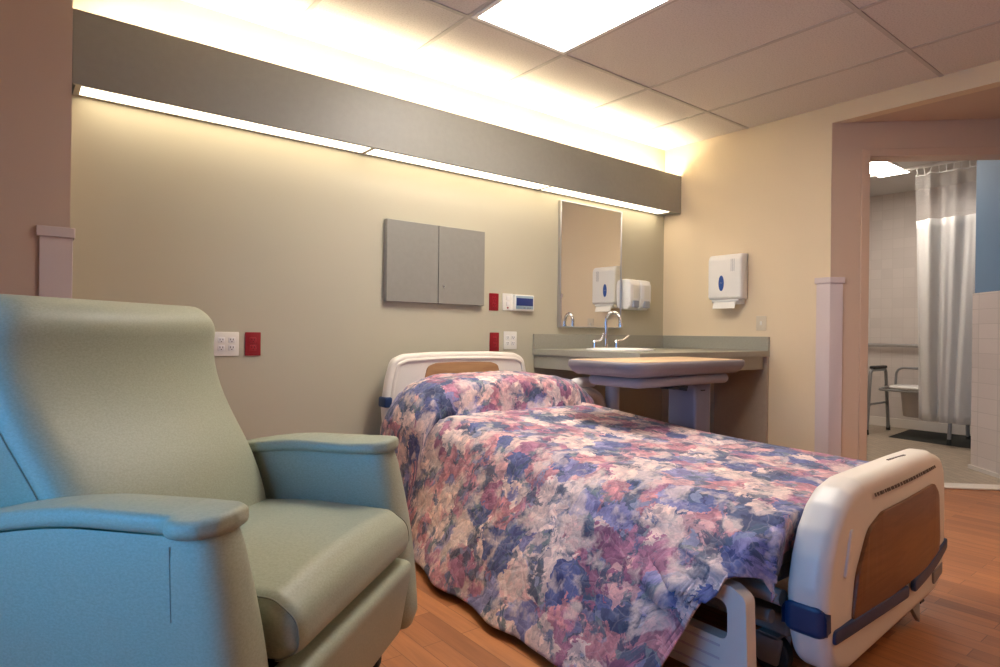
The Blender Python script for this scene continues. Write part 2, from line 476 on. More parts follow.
M = dict(
    floor=wood_floor(), ceil=acoustic(),
    grid=pbr('ceiling_grid', (.50, .46, .43, 1), .6),
    headwall=pbr('wall_sage', (.50, .465, .352, 1), .75, var=.015, vscale=2, bump=.08, bscale=350),
    cream=pbr('wall_cream', (.76, .625, .44, 1), .75, var=.012, vscale=2, bump=.08, bscale=350),
    blush=pbr('wall_blush', (.56, .425, .35, 1), .75, var=.015, vscale=2, bump=.08, bscale=350),  # beige wall paint with shade and red floor bounce put into the colour
    tan=pbr('wall_tan', (.62, .465, .35, 1), .75, var=.015, vscale=2, bump=.08, bscale=350),  # beige wall paint browned, as where the soffit light doesn't reach
    casing=pbr('door_casing_paint', (.62, .45, .33, 1), .45),
    soffit=pbr('taupe_laminate', (.285, .275, .245, 1), .45, var=.03, vscale=30),
    guard=pbr('corner_guard_vinyl', (.64, .55, .55, 1), .5, bump=.06, bscale=300),
    white=pbr('white_plastic', (.80, .79, .77, 1), .35),
    offwhite=pbr('device_plate_plastic', (.78, .76, .70, 1), .4),
    ivory=pbr('ivory_plate', (.64, .56, .44, 1), .4),
    red=pbr('red_plate_plastic', (.28, .008, .016, 1), .35),
    redface=pbr('red_receptacle_plastic', (.36, .016, .028, 1), .35),
    dark=pbr('black_plastic', (.015, .015, .017, 1), .5),
    hole=pbr('slot_black', (.02, .02, .02, 1), .8),
    screen=pbr('blue_display', (.035, .055, .20, 1), .15),
    bezel=pbr('display_bezel', (.30, .42, .52, 1), .35),
    cabinet=pbr('cabinet_laminate', (.275, .265, .235, 1), .45, var=.03, vscale=40),
    counter=pbr('counter_laminate', (.335, .325, .27, 1), .4, var=.06, vscale=120),
    panel=pbr('panel_laminate', (.42, .345, .275, 1), .5, var=.03, vscale=40),
    porcelain=pbr('porcelain', (.86, .85, .83, 1), .12, coat=.3),
    chrome=pbr('chrome', (.80, .80, .82, 1), .12, metal=1.0),
    steel=pbr('brushed_steel', (.55, .55, .56, 1), .3, metal=1.0),
    mirror=pbr('mirror_silver', (.80, .80, .80, 1), .01, metal=1.0),
    vinyl=vinyl(),
    seam=pbr('seam_thread', (.25, .275, .22, 1), .6),
    bed=pbr('bed_plastic', (.80, .745, .67, 1), .38, bump=.04, bscale=500),
    bedgrey=pbr('bed_frame_paint', (.33, .32, .31, 1), .45),
    bumper=pbr('navy_bumper', (.012, .040, .12, 1), .4),
    bedwood=wood_grain('bed_wood_inset', (.15, .058, .020, 1), (.23, .098, .036, 1), .35, 0, 1.3),
    headwood=wood_grain('headboard_wood_inset', (.34, .18, .085, 1), (.44, .25, .12, 1), .35, 0, 1.3),
    maple=wood_grain('table_maple', (.62, .40, .235, 1), (.70, .485, .30, 1), .35, 0, 1.0),
    lav=pbr('table_plastic', (.23, .21, .235, 1), .4),
    lavdark=pbr('table_under_plastic', (.30, .28, .31, 1), .5),
    blueplas=pbr('table_column_plastic', (.22, .22, .29, 1), .35),
    ticking=pbr('mattress_vinyl', (.40, .38, .35, 1), .5),
    floral=floral(),
    pipe=pbr('pipe_wrap', (.74, .72, .74, 1), .45),
    tile=tiles('wall_tile', (.66, .61, .58, 1), (.615, .565, .535, 1), .108, .108, axis='x'),
    bathfloor=tiles('mosaic_floor', (.42, .35, .265, 1), (.31, .26, .205, 1), .055, .055, rot=PI / 4, rough=.4, var=.10, mortar=.004),
    bathceil=pbr('bath_ceiling', (.62, .60, .58, 1), .9, bump=.2, bscale=150),
    bluepaint=pbr('blue_wall_paint', (.17, .30, .47, 1), .6),
    base=pbr('base_trim', (.78, .74, .69, 1), .4),
    net=mesh_net(), curtain=curtain_cloth(),
    greytube=pbr('grey_tube', (.30, .31, .32, 1), .35, metal=.5),
    rubber=pbr('rubber', (.04, .045, .045, 1), .7),
    matgreen=pbr('mat_rubber', (.035, .04, .037, 1), .8, bump=.3, bscale=80),  # dark tone for floor shadow and the drain area
    pail=pbr('grey_pail', (.42, .38, .36, 1), .4),
    glass=window_glass(),
    lettering=pbr('dark_lettering', (.13, .105, .095, 1), .5),
    greylabel=pbr('grey_label', (.22, .21, .23, 1), .5),
    logo=pbr('blue_logo', (.03, .09, .33, 1), .3),
    paper=pbr('paper_towel', (.84, .82, .78, 1), .9),
    greywin=pbr('smoked_window', (.34, .36, .42, 1), .25),
    panel_light=emit('ceiling_panel_glow', (1.0, .92, .82, 1), 9.0),
    room_light=emit('room_panel_glow', (1.0, .72, .47, 1), 4.0),  # glow of the added warm fill panel
    down_light=emit('lens_glow', (1.0, .84, .60, 1), 2.7),
    up_light=emit('cove_glow', (1.0, .86, .60, 1), 34.0),
    bath_light=emit('bath_panel_glow', (1.0, .88, .76, 1), 12.0),
)

CEIL = 2.5
S2 = math.sqrt(.5)
P0 = (0.0, -1.333)
def dg(t, n=0.0): return (P0[0] + S2 * t + S2 * n, P0[1] - S2 * t + S2 * n)   # along / behind the diagonal wall
LX, BY = -5.2, -5.0

# ------------------------------------------------------------------ room shell
struct('floor', prism(NB(), [(LX - .1, .12), (0, .12), (0, -1.333), dg(1.75), (0, -2.571), (0, BY - .1), (LX - .1, BY - .1)], -.06, 0), M['floor'])
struct('floor_bathroom', prism(NB(), [(0, .45), P0, dg(1.75), (3.42, -2.571), (3.42, .45)], -.06, .001), M['bathfloor'])
ce = struct('ceiling', prism(NB(), [(LX - .1, .12), (.085, .12), (.085, BY - .1), (LX - .1, BY - .1)], CEIL, CEIL + .06), M['ceil'])
# grid bars of the suspended ceiling
XL = [-.52, -1.15, -1.88, -2.52, -3.14, -3.73, -4.35, -4.97]
YL = [-.735, -1.945, -3.155, -4.365]
for x in XL: 
    box(g := NB(), x - .011, x + .011, BY, 0, CEIL - .004, CEIL + .002); finish('ceiling_grid_bar', g, M['grid'], ce)
for y in YL:
    box(g := NB(), LX, 0, y - .011, y + .011, CEIL - .0046, CEIL + .002); finish('ceiling_grid_bar', g, M['grid'], ce)

struct('wall_back', box(NB(), -4.06, .085, 0, .12, 0, CEIL), M['headwall'])
struct('wall_left_return', box(NB(), LX, -4.06, -.19, .12, 0, CEIL), M['blush'])
struct('wall_right', prism(NB(), [(0, 0), (0, -1.333), (.085, -1.248), (.085, 0)], 0, 2.499), M['cream'])
# fascia over the alcove, the lowered alcove ceiling
struct('wall_right_fascia', box(NB(), 0, .085, -2.571, -1.333, 2.383, CEIL), M['cream'])
struct('ceiling_alcove', prism(NB(), [(.0851, -1.4182), dg(1.75), (.0851, -2.5709)], 2.383, 2.44), M['tan'])
# diagonal wall with the doorway
T0, T1, DH = .223, 1.22, 2.165
bm = NB()
prism(bm, [dg(.002), dg(T0), dg(T0, .12), dg(.002, .12)], 0, 2.56)
prism(bm, [dg(T1), dg(1.75), dg(1.75, .12), dg(T1, .12)], 0, 2.56)
prism(bm, [dg(T0), dg(T1), dg(T1, .12), dg(T0, .12)], DH, 2.56)
struct('wall_diagonal', bm, M['tan'], smooth=False)
struct('wall_alcove_side', box(NB(), .085, 1.35, -2.69, -2.571, 0, CEIL), M['blush'])
struct('wall_right_front', box(NB(), 0, .085, BY, -2.571, 0, CEIL), M['blush'])
struct('wall_front', box(NB(), LX - .1, .1, BY - .12, BY, 0, CEIL), M['blush'])
# left wall with the daylight window
WY0, WY1, WZ0, WZ1 = -2.95, -1.75, .65, 1.65
bm = NB()
box(bm, LX - .12, LX, BY, WY0, 0, CEIL); box(bm, LX - .12, LX, WY1, .12, 0, CEIL)
box(bm, LX - .12, LX, WY0, WY1, 0, WZ0); box(bm, LX - .12, LX, WY0, WY1, WZ1, CEIL)
struct('wall_left', bm, M['blush'], smooth=False)
bm = NB()
for a, b in ((WY0, WY0 + .06), (WY1 - .06, WY1), (-2.38, -2.32)): box(bm, LX - .09, LX - .03, a, b, WZ0, WZ1)
for a, b in ((WZ0, WZ0 + .06), (WZ1 - .06, WZ1)): box(bm, LX - .09, LX - .03, WY0, WY1, a, b)
w = struct('window_1', bm, M['base'], smooth=False)
for a, b in ((WY0 + .06, -2.38), (-2.32, WY1 - .06)):
    finish('pane', box(NB(), LX - .062, LX - .058, a, b, WZ0 + .06, WZ1 - .06), M['glass'], w, smooth=False)

# door frame: casing, jamb lining, threshold
bm = NB()
cw = .05
def dbox(bm, t0, t1, n0, n1, z0, z1): prism(bm, [dg(t0, n0), dg(t1, n0), dg(t1, n1), dg(t0, n1)], z0, z1)
dbox(bm, T0 - cw + .012, T0 + .012, -.014, 0, 0, DH + cw - .012)
dbox(bm, T1 - .012, T1 + cw - .012, -.014, 0, 0, DH + cw - .012)
dbox(bm, T0 + .012, T1 - .012, -.014, 0, DH - .012, DH + cw - .012)
dbox(bm, T0, T0 + .012, 0, .13, 0, DH); dbox(bm, T1 - .012, T1, 0, .13, 0, DH); dbox(bm, T0, T1, 0, .13, DH - .012, DH)
d = struct('door_1', bm, M['casing'], bevel=.003, seg=2)
dbox(bm := NB(), T0 + .012, T1 - .012, -.01, .125, 0.001, .012)
finish('threshold', bm, M['base'], d, bevel=.004)

# bathroom shell
struct('wall_bathroom_back', box(NB(), 3.3, 3.42, -2.571, .45, 0, 2.56), M['tile'])
struct('wall_bathroom_left', box(NB(), .0855, 3.2995, .0, .12, 0, 2.56), M['tile'])
struct('wall_bathroom_right', box(NB(), 1.351, 3.42, -2.69, -2.571, 0, 2.56), M['tile'])
struct('ceiling_bathroom', prism(NB(), [(.0851, .45), (.0851, -1.248), dg(1.72, .05), (1.28, -2.69), (3.42, -2.69), (3.42, .45)], 2.545, 2.6), M['bathceil'])
# return wall: tiled wainscot below, blue paint above
def rw(t0, t1, n0, n1): return [dg(t0, n0), dg(t1, n0), dg(t1, n1), dg(t0, n1)]
tilei = tiles('wainscot_tile', (.72, .66, .63, 1), (.62, .57, .54, 1), .15, .108, axis='x')
struct('wall_bathroom_wainscot', prism(NB(), rw(1.285, 1.40, .121, .70), 0, 1.31), tilei, smooth=False)
struct('wall_bathroom_return', prism(NB(), rw(1.295, 1.40, .121, .69), 1.3105, 2.5445), M['bluepaint'], smooth=False)
bm = NB()
prism(bm, rw(1.273, 1.2849, .13, .712), .0015, .03)
struct('baseboard_bathroom_return', bm, M['base'], smooth=False)
bm = NB(); box(bm, 3.285, 3.2999, -2.57, -.001, .0015, .10)
struct('baseboard_bathroom_back', bm, M['base'], bevel=.004)

# ------------------------------------------------------------------ lights in the ceiling
t = thing('ceiling_light', 'large bright rectangular fluorescent panel set in the suspended ceiling above the bed', 'ceiling light', (-2.2, -1.34, CEIL))
w2, h2 = .309, .594
bm = NB()
for a in ((-w2, w2, -h2, -h2 + .022), (-w2, w2, h2 - .022, h2), (-w2, -w2 + .022, -h2 + .022, h2 - .022), (w2 - .022, w2, -h2 + .022, h2 - .022)):
    box(bm, a[0], a[1], a[2], a[3], -.009, -.001)
finish('frame', bm, M['white'], t, smooth=False)
finish('diffuser', box(NB(), -w2 + .022, w2 - .022, -h2 + .022, h2 - .022, -.007, -.002), M['panel_light'], t, smooth=False)
t = None
def ceiling_panel(label, loc):  # unseen panel added behind the camera for warm fill
    t = thing('ceiling_light', label, 'ceiling light', loc)
    bm = NB()
    for a in ((-w2, w2, -h2, -h2 + .022), (-w2, w2, h2 - .022, h2), (-w2, -w2 + .022, -h2 + .022, h2 - .022), (w2 - .022, w2, -h2 + .022, h2 - .022)):
        box(bm, a[0], a[1], a[2], a[3], -.009, -.001)
    finish('frame', bm, M['white'], t, smooth=False)
    finish('diffuser', box(NB(), -w2 + .022, w2 - .022, -h2 + .022, h2 - .022, -.007, -.002), M['room_light'], t, smooth=False)
ceiling_panel('second fluorescent ceiling panel, over the front half of the room', (-1.5, -3.76, CEIL))
t = thing('bathroom_ceiling_light', 'bright narrow fluorescent panel in the bathroom ceiling beyond the doorway', 'ceiling light', (1.81, -.86, 2.545))
bm = NB()
for a in ((-.62, .62, -.15, -.13), (-.62, .62, .13, .15), (-.62, -.6, -.13, .13), (.6, .62, -.13, .13)): box(bm, *a, -.009, -.001)
finish('frame', bm, M['white'], t, smooth=False)
finish('diffuser', box(NB(), -.6, .6, -.13, .13, -.007, -.002), M['bath_light'], t, smooth=False)

# ------------------------------------------------------------------ soffit light over the headwall
t = thing('wall_light_soffit', 'long taupe light box running along the wall above the bed with glowing lenses underneath', 'wall light', (-2.02, 0, 1.952))
x0, x1 = -4.058 + 2.02, -.004 + 2.02
bm = NB()
box(bm, x0, x1, -.168, -.150, 0, .302)
box(bm, x0, x1, -.018, -.002, .03, .302)
box(bm, x0, x0 + .018, -.150, -.018, .03, .302); box(bm, x1 - .018, x1, -.150, -.018, .03, .302)
box(bm, x0 + .018, x1 - .018, -.150, -.018, .20, .212)
finish('housing', bm, M['soffit'], t, bevel=.002, seg=2)
bm = NB(); box(bm, x0, x1, -.019, -.002, .004, .03); finish('back_rail', bm, M['soffit'], t)
segs = [(-4.025, -2.728), (-2.706, -1.421), (-1.399, -.11)]
for a, b in segs:
    finish('lens', box(NB(), a + 2.02, b + 2.02, -.149, -.020, .006, .012), M['down_light'], t, smooth=False)
for a in (-4.035, -2.717, -1.41, -.05):
    finish('lens_divider', box(NB(), a + 2.02 - (.06 if a > -.1 else .0105), a + 2.02 + (.038 if a > -.1 else .0105), -.1495, -.0195, .003, .03), M['soffit'], t, smooth=False)
for a, b in ((-3.97, -2.70), (-2.66, -1.39), (-1.35, -.08)):
    finish('cove_lamp', cyl(NB(), (a + 2.02, -.118, .268), .016, b - a, 'x', 14), M['up_light'], t)

# ------------------------------------------------------------------ corner guards
def corner_guard(label, loc, rot, legs):
    t = thing('corner_guard', label, 'corner guard', loc, rot)
    a, b, bang = legs           # leg lengths; second leg direction angle
    def ell(th, la, lb):
        d1 = Vector((-1, 0)); n1 = Vector((0, -1))
        d2 = Vector((math.cos(bang), math.sin(bang))); n2 = Vector((math.sin(bang), -math.cos(bang)))
        c = (n1 + n2); c = c / (1 + n1.dot(n2))
        e = .002
        return [tuple(d1 * la + n1 * e), tuple(d1 * la + n1 * th), tuple(c * th), tuple(d2 * lb + n2 * th), tuple(d2 * lb + n2 * e), tuple(c * e)]
    finish('cover', prism(NB(), ell(.009, a, b), .002, 1.325), M['guard'], t, bevel=.0015, seg=2)
    finish('end_cap', prism(NB(), ell(.016, a + .010, b + .010), 1.325, 1.365), M['guard'], t, bevel=.0015, seg=2)
corner_guard('pinkish plastic corner guard on the wall corner behind the recliner', (-4.06, -.19, 0), 0, (.098, .085, PI / 2))
# right: first leg runs back along the end wall, second along the diagonal wall
corner_guard('pinkish plastic corner guard on the wall corner beside the bathroom doorway', (0, -1.333, 0), -PI / 2, (.085, .078, PI / 4))

# ------------------------------------------------------------------ wall cabinet
t = thing('wall_cabinet', 'taupe two-door cabinet hung flat on the wall above the headboard', 'cabinet', (-2.2265, 0, 1.142))
finish('body', box(NB(), -.347, .347, -.022, -.001, 0, .472), M['cabinet'], t, bevel=.003)
dl = finish('door', box(NB(), -.347, -.002, -.038, -.0225, 0, .470), M['cabinet'], t, bevel=.003)
dr = finish('door', box(NB(), .002, .347, -.038, -.0225, 0, .470), M['cabinet'], t, bevel=.003)
bm = NB(); cyl(bm, (.04, -.038, .105), .008, -.004, 'y', 16)
lk = finish('lock', bm, M['bedgrey'], dr); lk['label'] = 'small dark round lock'
bm = NB(); box(bm, .0385, .0415, -.0426, -.0419, .101, .109); finish('keyhole', bm, M['hole'], lk)

# ------------------------------------------------------------------ wall plates
def duplex(parent, cx, cz, mat, n=2, s=1.0):
    for k in range(n):
        z = cz + (.019 if k == 0 else -.019) * s
        f = finish('receptacle', slab(NB(), roundpoly([(cx - .016 * s, z - .014 * s), (cx + .016 * s, z - .014 * s), (cx + .016 * s, z + .014 * s), (cx - .016 * s, z + .014 * s)], .006 * s, 4), -.0095, -.006, .001, 'y', 2), mat, parent)
        bm = NB()
        for dx in (-.0065 * s, .0065 * s): box(bm, cx + dx - .0014, cx + dx + .0014, -.0102, -.0094, z - .001 * s, z + .007 * s)
        cyl(bm, (cx, -.0102, z - .0075 * s), .0024 * s, .0008, 'y', 10)
        finish('slots', bm, M['hole'], f)
def plate(parent, w, h, mat):
    return finish('cover_plate', slab(NB(), roundpoly([(-w / 2, -h / 2), (w / 2, -h / 2), (w / 2, h / 2), (-w / 2, h / 2)], .004, 3), -.0065, -.0005, .002, 'y', 3), mat, parent)
t = thing('wall_outlet', 'white double-gang power outlet on the wall just right of the recliner back', 'outlet', (-3.418, 0, .900))
plate(t, .116, .117, M['offwhite']); duplex(t, -.024, 0, M['white']); duplex(t, .024, 0, M['white'])
t = thing('wall_outlet', 'red emergency power outlet beside the white outlet nearest the recliner', 'outlet', (-3.293, 0, .900))
plate(t, .076, .117, M['red']); duplex(t, 0, 0, M['redface'])
t = thing('wall_outlet', 'red emergency power outlet beside the thermostat, upper of two right of the cabinet', 'outlet', (-1.776, 0, 1.172))
plate(t, .076, .112, M['red']); duplex(t, 0, 0, M['redface'])
t = thing('wall_outlet', 'red emergency power outlet just above the headboard, lower of two right of the cabinet', 'outlet', (-1.768, 0, .912))
plate(t, .076, .122, M['red']); duplex(t, 0, 0, M['redface'])
t = thing('wall_switch', 'small white control plate between the upper red outlet and the blue display', 'switch', (-1.662, 0, 1.176))
plate(t, .084, .112, M['offwhite'])
for dz in (.026, -.012):
    finish('button', slab(NB(), roundpoly([(-.014, dz - .014), (.014, dz - .014), (.014, dz + .014), (-.014, dz + .014)], .004, 3), -.011, -.006, .002, 'y', 3), M['white'], t)
bm = NB(); cyl(bm, (0, -.009, -.038), .006, .003, 'y', 12); finish('indicator', bm, M['redface'], t)
t = thing('wall_outlet', 'white double-gang outlet beside the lower red outlet above the headboard corner', 'outlet', (-1.636, 0, .922))
plate(t, .112, .119, M['offwhite']); duplex(t, -.024, 0, M['white']); duplex(t, .024, 0, M['white'])
t = thing('wall_display', 'white wall controller with blue screen left of the mirror', 'thermostat', (-1.536, 0, 1.174))
finish('housing', slab(NB(), roundpoly([(-.085, -.054), (.085, -.054), (.085, .054), (-.085, .054)], .006, 4), -.032, -.001, .005, 'y', 4), M['offwhite'], t)
finish('bezel', slab(NB(), roundpoly([(-.076, -.042), (.076, -.042), (.076, .046), (-.076, .046)], .004, 3), -.0345, -.0315, .001, 'y', 2), M['bezel'], t)
sc_ = finish('screen', slab(NB(), roundpoly([(-.073, -.02), (.071, -.02), (.071, .031), (-.073, .031)], .003, 3), -.0362, -.0344, .0006, 'y', 2), M['screen'], t)
bm = NB()
for dx in (-.01, .02, .04): box(bm, dx, dx + .014, -.036, -.0344, -.037, -.031)
finish('button_row', bm, M['greylabel'], t)
t = thing('light_switch', 'small cream wall switch on the end wall right of the paper towel dispenser', 'switch', (0, -.86, 1.064), -PI / 2)
plate(t, .075, .105, M['ivory'])
finish('toggle', slab(NB(), roundpoly([(-.007, -.014), (.007, -.014), (.007, .014), (-.007, .014)], .002, 2), -.012, -.006, .002, 'y', 3), M['offwhite'], t)

# ------------------------------------------------------------------ mirror
t = thing('wall_mirror', 'tall rectangular steel-framed mirror above the sink', 'mirror', (-.880, 0, 1.015))
bm = NB(); W, H = .328, .90
for a in ((-W, -W + .010, 0, H), (W - .010, W, 0, H), (-W + .010, W - .010, 0, .010), (-W + .010, W - .010, H - .010, H)):
    box(bm, a[0], a[1], -.03, -.001, a[2], a[3])
finish('frame', bm, M['steel'], t, bevel=.003)
finish('mirror_glass', box(NB(), -W + .009, W - .009, -.024, -.004, .009, H - .009), M['mirror'], t, smooth=False)

# ------------------------------------------------------------------ soap dispenser
t = thing('soap_dispenser', 'white double soap dispenser on the wall right of the mirror', 'soap dispenser', (-.405, 0, 1.165))
pr = [(-.001, .0), (-.06, .0), (-.085, .02), (-.098, .07), (-.098, .19), (-.085, .225), (-.05, .235), (-.001, .235)]
finish('back_plate', slab(NB(), roundpoly([(-.135, 0), (.135, 0), (.135, .235), (-.135, .235)], .02), -.012, -.001, .004, 'y'), M['white'], t)
for sx in (-.066, .066):
    h = finish('dispenser_body', slab(NB(), roundpoly(pr, .012), sx - .062, sx + .062, .016, 'x'), M['white'], t)
    finish('level_window', slab(NB(), roundpoly([(sx - .03, .085), (sx + .03, .085), (sx + .03, .19), (sx - .03, .19)], .01), -.1, -.0965, .001, 'y'), M['offwhite'], h)
    lv = finish('push_lever', slab(NB(), roundpoly([(sx - .032, .014), (sx + .032, .014), (sx + .032, .068), (sx - .032, .068)], .008), -.108, -.086, .004, 'y'), M['greywin'], h)

# ------------------------------------------------------------------ paper towel dispenser
t = thing('towel_dispenser', 'white paper towel dispenser with a blue oval on the end wall above the counter', 'towel dispenser', (0, -.62, 1.205), -PI / 2)
pr = [(-.001, .035), (-.085, .035), (-.103, .05), (-.103, .33, .05), (-.085, .368, .03), (-.001, .374)]
finish('cover', slab(NB(), roundpoly(pr, .012), -.138, .138, .018, 'x'), M['white'], t)
finish('dispensing_tray', slab(NB(), roundpoly([(-.001, 0), (-.06, 0), (-.09, .02), (-.09, .034), (-.001, .034)], .006), -.11, .11, .004, 'x'), M['white'], t)
bm = NB(); slab(bm, [(-.088, .012), (-.106, -.034), (-.110, -.032), (-.092, .016), (-.05, .018), (-.05, .014)], -.09, .09, .001, 'x', 2)
finish('paper_towel', bm, M['paper'], t)
ov = finish('oval_badge', slab(NB(), ellipse(-.022, .155, .022, .058), -.1055, -.1025, .001, 'y', 2), M['logo'], t)
ov['label'] = 'blue oval badge with a pale squiggle'
bm = NB(); tube(bm, [(-.030, -.1056, .150), (-.026, -.1056, .163), (-.020, -.1056, .150), (-.014, -.1056, .162)], .0016, 6)
finish('badge_mark', bm, M['greywin'], ov)
bm = NB()
for x in (.055, .067, .079): box(bm, x, x + .003, -.1037, -.1028, .24, .33)
finish('cover_grooves', bm, M['greywin'], t)

# ------------------------------------------------------------------ counter, sink, faucet, plumbing
CX0, CY0 = -1.435, -.925      # left end, front edge
SX, SY = -1.05, -.45
t = thing('countertop', 'grey-green laminate vanity counter with backsplashes in the corner under the mirror', 'countertop', (-.74, -.46, 0))
ox, oy = -.74, -.46
# slab with an oval cut-out for the basin
bm = NB()
outer = [(CX0, CY0), (-.002, CY0), (-.002, -.002), (CX0, -.002)]
el = ellipse(SX, SY, .225, .175, 48)
def ring_top(z, flip):
    # fan between the rectangle and the ellipse
    ev = [bm.verts.new((p[0] - ox, p[1] - oy, z)) for p in el]
    rect = []
    for i in range(48):
        a = 2 * PI * i / 48
        c, s = math.cos(a), math.sin(a)
        k = min([(b - q) / dv for b, q, dv in ((CX0, SX, c), (-.002, SX, c), (CY0, SY, s), (-.002, SY, s)) if abs(dv) > 1e-6 and (b - q) / dv > 0])
        rect.append((SX + c * k, SY + s * k))
    for cx_, cy_ in outer:                      # snap the nearest sample to each corner
        i = min(range(48), key=lambda j: (rect[j][0] - cx_) ** 2 + (rect[j][1] - cy_) ** 2)
        rect[i] = (cx_, cy_)
    rv = [bm.verts.new((p[0] - ox, p[1] - oy, z)) for p in rect]
    for i in range(48):
        j = (i + 1) % 48
        bm.faces.new((ev[i], ev[j], rv[j], rv[i]))
    return ev, rv
e1, r1 = ring_top(.864, 0); e2, r2 = ring_top(.826, 1)
for i in range(48):
    j = (i + 1) % 48
    bm.faces.new((e1[i], e1[j], e2[j], e2[i])); bm.faces.new((r1[i], r1[j], r2[j], r2[i]))
finish('slab', bm, M['counter'], t, smooth=True, angle=30)
finish('backsplash', box(NB(), CX0 - ox, -.0215 - ox, -.020 - oy, -.0015 - oy, .8643, .967), M['counter'], t, bevel=.002)
finish('backsplash', box(NB(), -.021 - ox, -.0015 - ox, CY0 - oy, -.0015 - oy, .8643, .967), M['counter'], t, bevel=.002)
bm = NB()
box(bm, CX0 + .012 - ox, CX0 + .032 - ox, CY0 + .03 - oy, -.002 - oy, .735, .8255)
box(bm, CX0 + .0325 - ox, -.03 - ox, CY0 + .03 - oy, CY0 + .05 - oy, .735, .8255)
finish('apron', bm, M['counter'], t, bevel=.002)
finish('side_panel', box(NB(), -.026 - ox, -.0015 - ox, CY0 + .004 - oy, -.50 - oy, .001, .8255), M['panel'], t, bevel=.002)
t = thing('sink_basin', 'oval white porcelain sink set in the counter under the faucet', 'sink', (SX, SY, .864))
bm = NB()
rings = []
for a, z in ((.0, .0015), (0.0, .008), (.006, .013), (.014, .014), (.024, .011), (.034, .0), (.045, -.03), (.062, -.09), (.10, -.13), (.16, -.145)):
    rings.append([(p[0], p[1], z) for p in ellipse(0, 0, .255 - a, .205 - a * .95, 48)])
rings.append([(p[0], p[1], -.148) for p in ellipse(0, 0, .02, .02, 48)])
loft(bm, rings, cap0=False)
b_ = finish('bowl', bm, M['porcelain'], t)
finish('drain', cyl(NB(), (0, 0, -.1478), .022, .003, 'z', 20), M['chrome'], t)
t = thing('sink_faucet', 'chrome gooseneck faucet with two wing handles behind the sink', 'faucet', (-.905, -.19, .864))
bm = NB()
cyl(bm, (0, 0, .0005), .026, .008); cyl(bm, (0, 0, .008), .018, .03, r2=.014)
pts = [(0, 0, .035), (0, 0, .20)] + [(.012 * (1 - math.cos(a)), -.055 * (1 - math.cos(a)), .20 + .062 * math.sin(a)) for a in [PI * k / 12 for k in range(1, 13)]] + [(.024, -.112, .175)]
tube(bm, pts, .0115, 12)
cyl(bm, (.024, -.112, .160), .0145, .018)
finish('spout', bm, M['chrome'], t)
for sx, dx in ((-.115, -1), (.115, 1)):
    bm = NB()
    cyl(bm, (sx, 0, .0005), .024, .006); cyl(bm, (sx, 0, .006), .018, .045, r2=.015); cyl(bm, (sx, 0, .051), .016, .014, r2=.009)
    if dx > 0: tube(bm, bez([(sx, 0, .058), (sx + .03, -.03, .066), (sx + .055, -.06, .072), (sx + .066, -.075, .105)], 4, .02), [.008] * 4 + [.0075] * 4 + [.007] * 4, 10) if False else tube(bm, bez([(sx, 0, .058), (sx + .05, -.025, .066), (sx + .085, -.04, .10)], 6, .03), .0075, 10)
    else: tube(bm, bez([(sx, 0, .058), (sx + .02, -.045, .064), (sx + .042, -.05, .115)], 6, .03), .0075, 10)
    h = finish('handle', bm, M['chrome'], t)
t = thing('drain_pipe', 'white wrapped drain pipe and trap under the sink', 'pipe', (-1.125, SY, 0))
bm = NB()
tube(bm, bez([(.0, 0, .66), (.0, 0, .28), (-.11, .02, .28), (-.11, .02, .56), (-.26, .05, .60), (-.28, .445, .62)], 8, .07), .046, 16)
finish('trap', bm, M['pipe'], t)
bm = NB(); tube(bm, bez([(-.20, .443, .50), (-.20, .30, .50), (-.32, .05, .655), (-.14, .05, .66)], 6, .06), .036, 14)
finish('supply_pipe', bm, M['pipe'], t)

# ------------------------------------------------------------------ hospital bed
BX, BYc = -2.13, -1.25
bed = thing('hospital_bed', 'cream plastic hospital bed with wood-look end panels, head against the wall', 'bed', (BX, BYc, 0))
def wl(bm):                                    # world coordinates -> bed local
    bmesh.ops.translate(bm, verts=bm.verts, vec=(-BX, -BYc, 0)); return bm
def sym(half, cx):
    return [(cx + h, z) if len(q) == 2 else (cx + h, z, q[2]) for q in half for h, z in [q[:2]]] + [(cx - q[0], q[1]) if len(q) == 2 else (cx - q[0], q[1], q[2]) for q in half[::-1]]
# headboard
hx = -2.12
hb = roundpoly(sym([(.50, .30, .05), (.525, .56, .05), (.505, .70, .1), (.475, .815, .07), (.40, .846, .1), (.2, .856, .2)], hx), .05, 8)
bm = NB()
slab(bm, hb, -.165, -.105, .022, 'y', 5)
hbo = finish('headboard', wl(bm), M['bed'], bed, angle=50)
bm = NB()
inn = inset(hb, .055)
rim = [(p[0], -.168, p[1]) for p in inset(hb, .038)]
tube(bm, rim + [rim[0]], .010, 8)
finish('rim', wl(bm), M['bed'], hbo)
hw = roundpoly(sym([(.26, .42), (.275, .70), (.255, .775, .04), (.20, .792, .06), (.1, .796, .1)], hx), .03, 6)
finish('wood_inset', wl(slab(NB(), hw, -.170, -.160, .003, 'y', 2)), M['headwood'], hbo)
for s in (1, -1):
    q = roundpoly([(hx - s * .529, .555), (hx - s * .48, .555), (hx - s * .48, .612), (hx - s * .527, .612)], .012, 4)
    finish('corner_bumper', wl(slab(NB(), q, -.178, -.098, .008, 'y', 3)), M['bumper'], hbo)
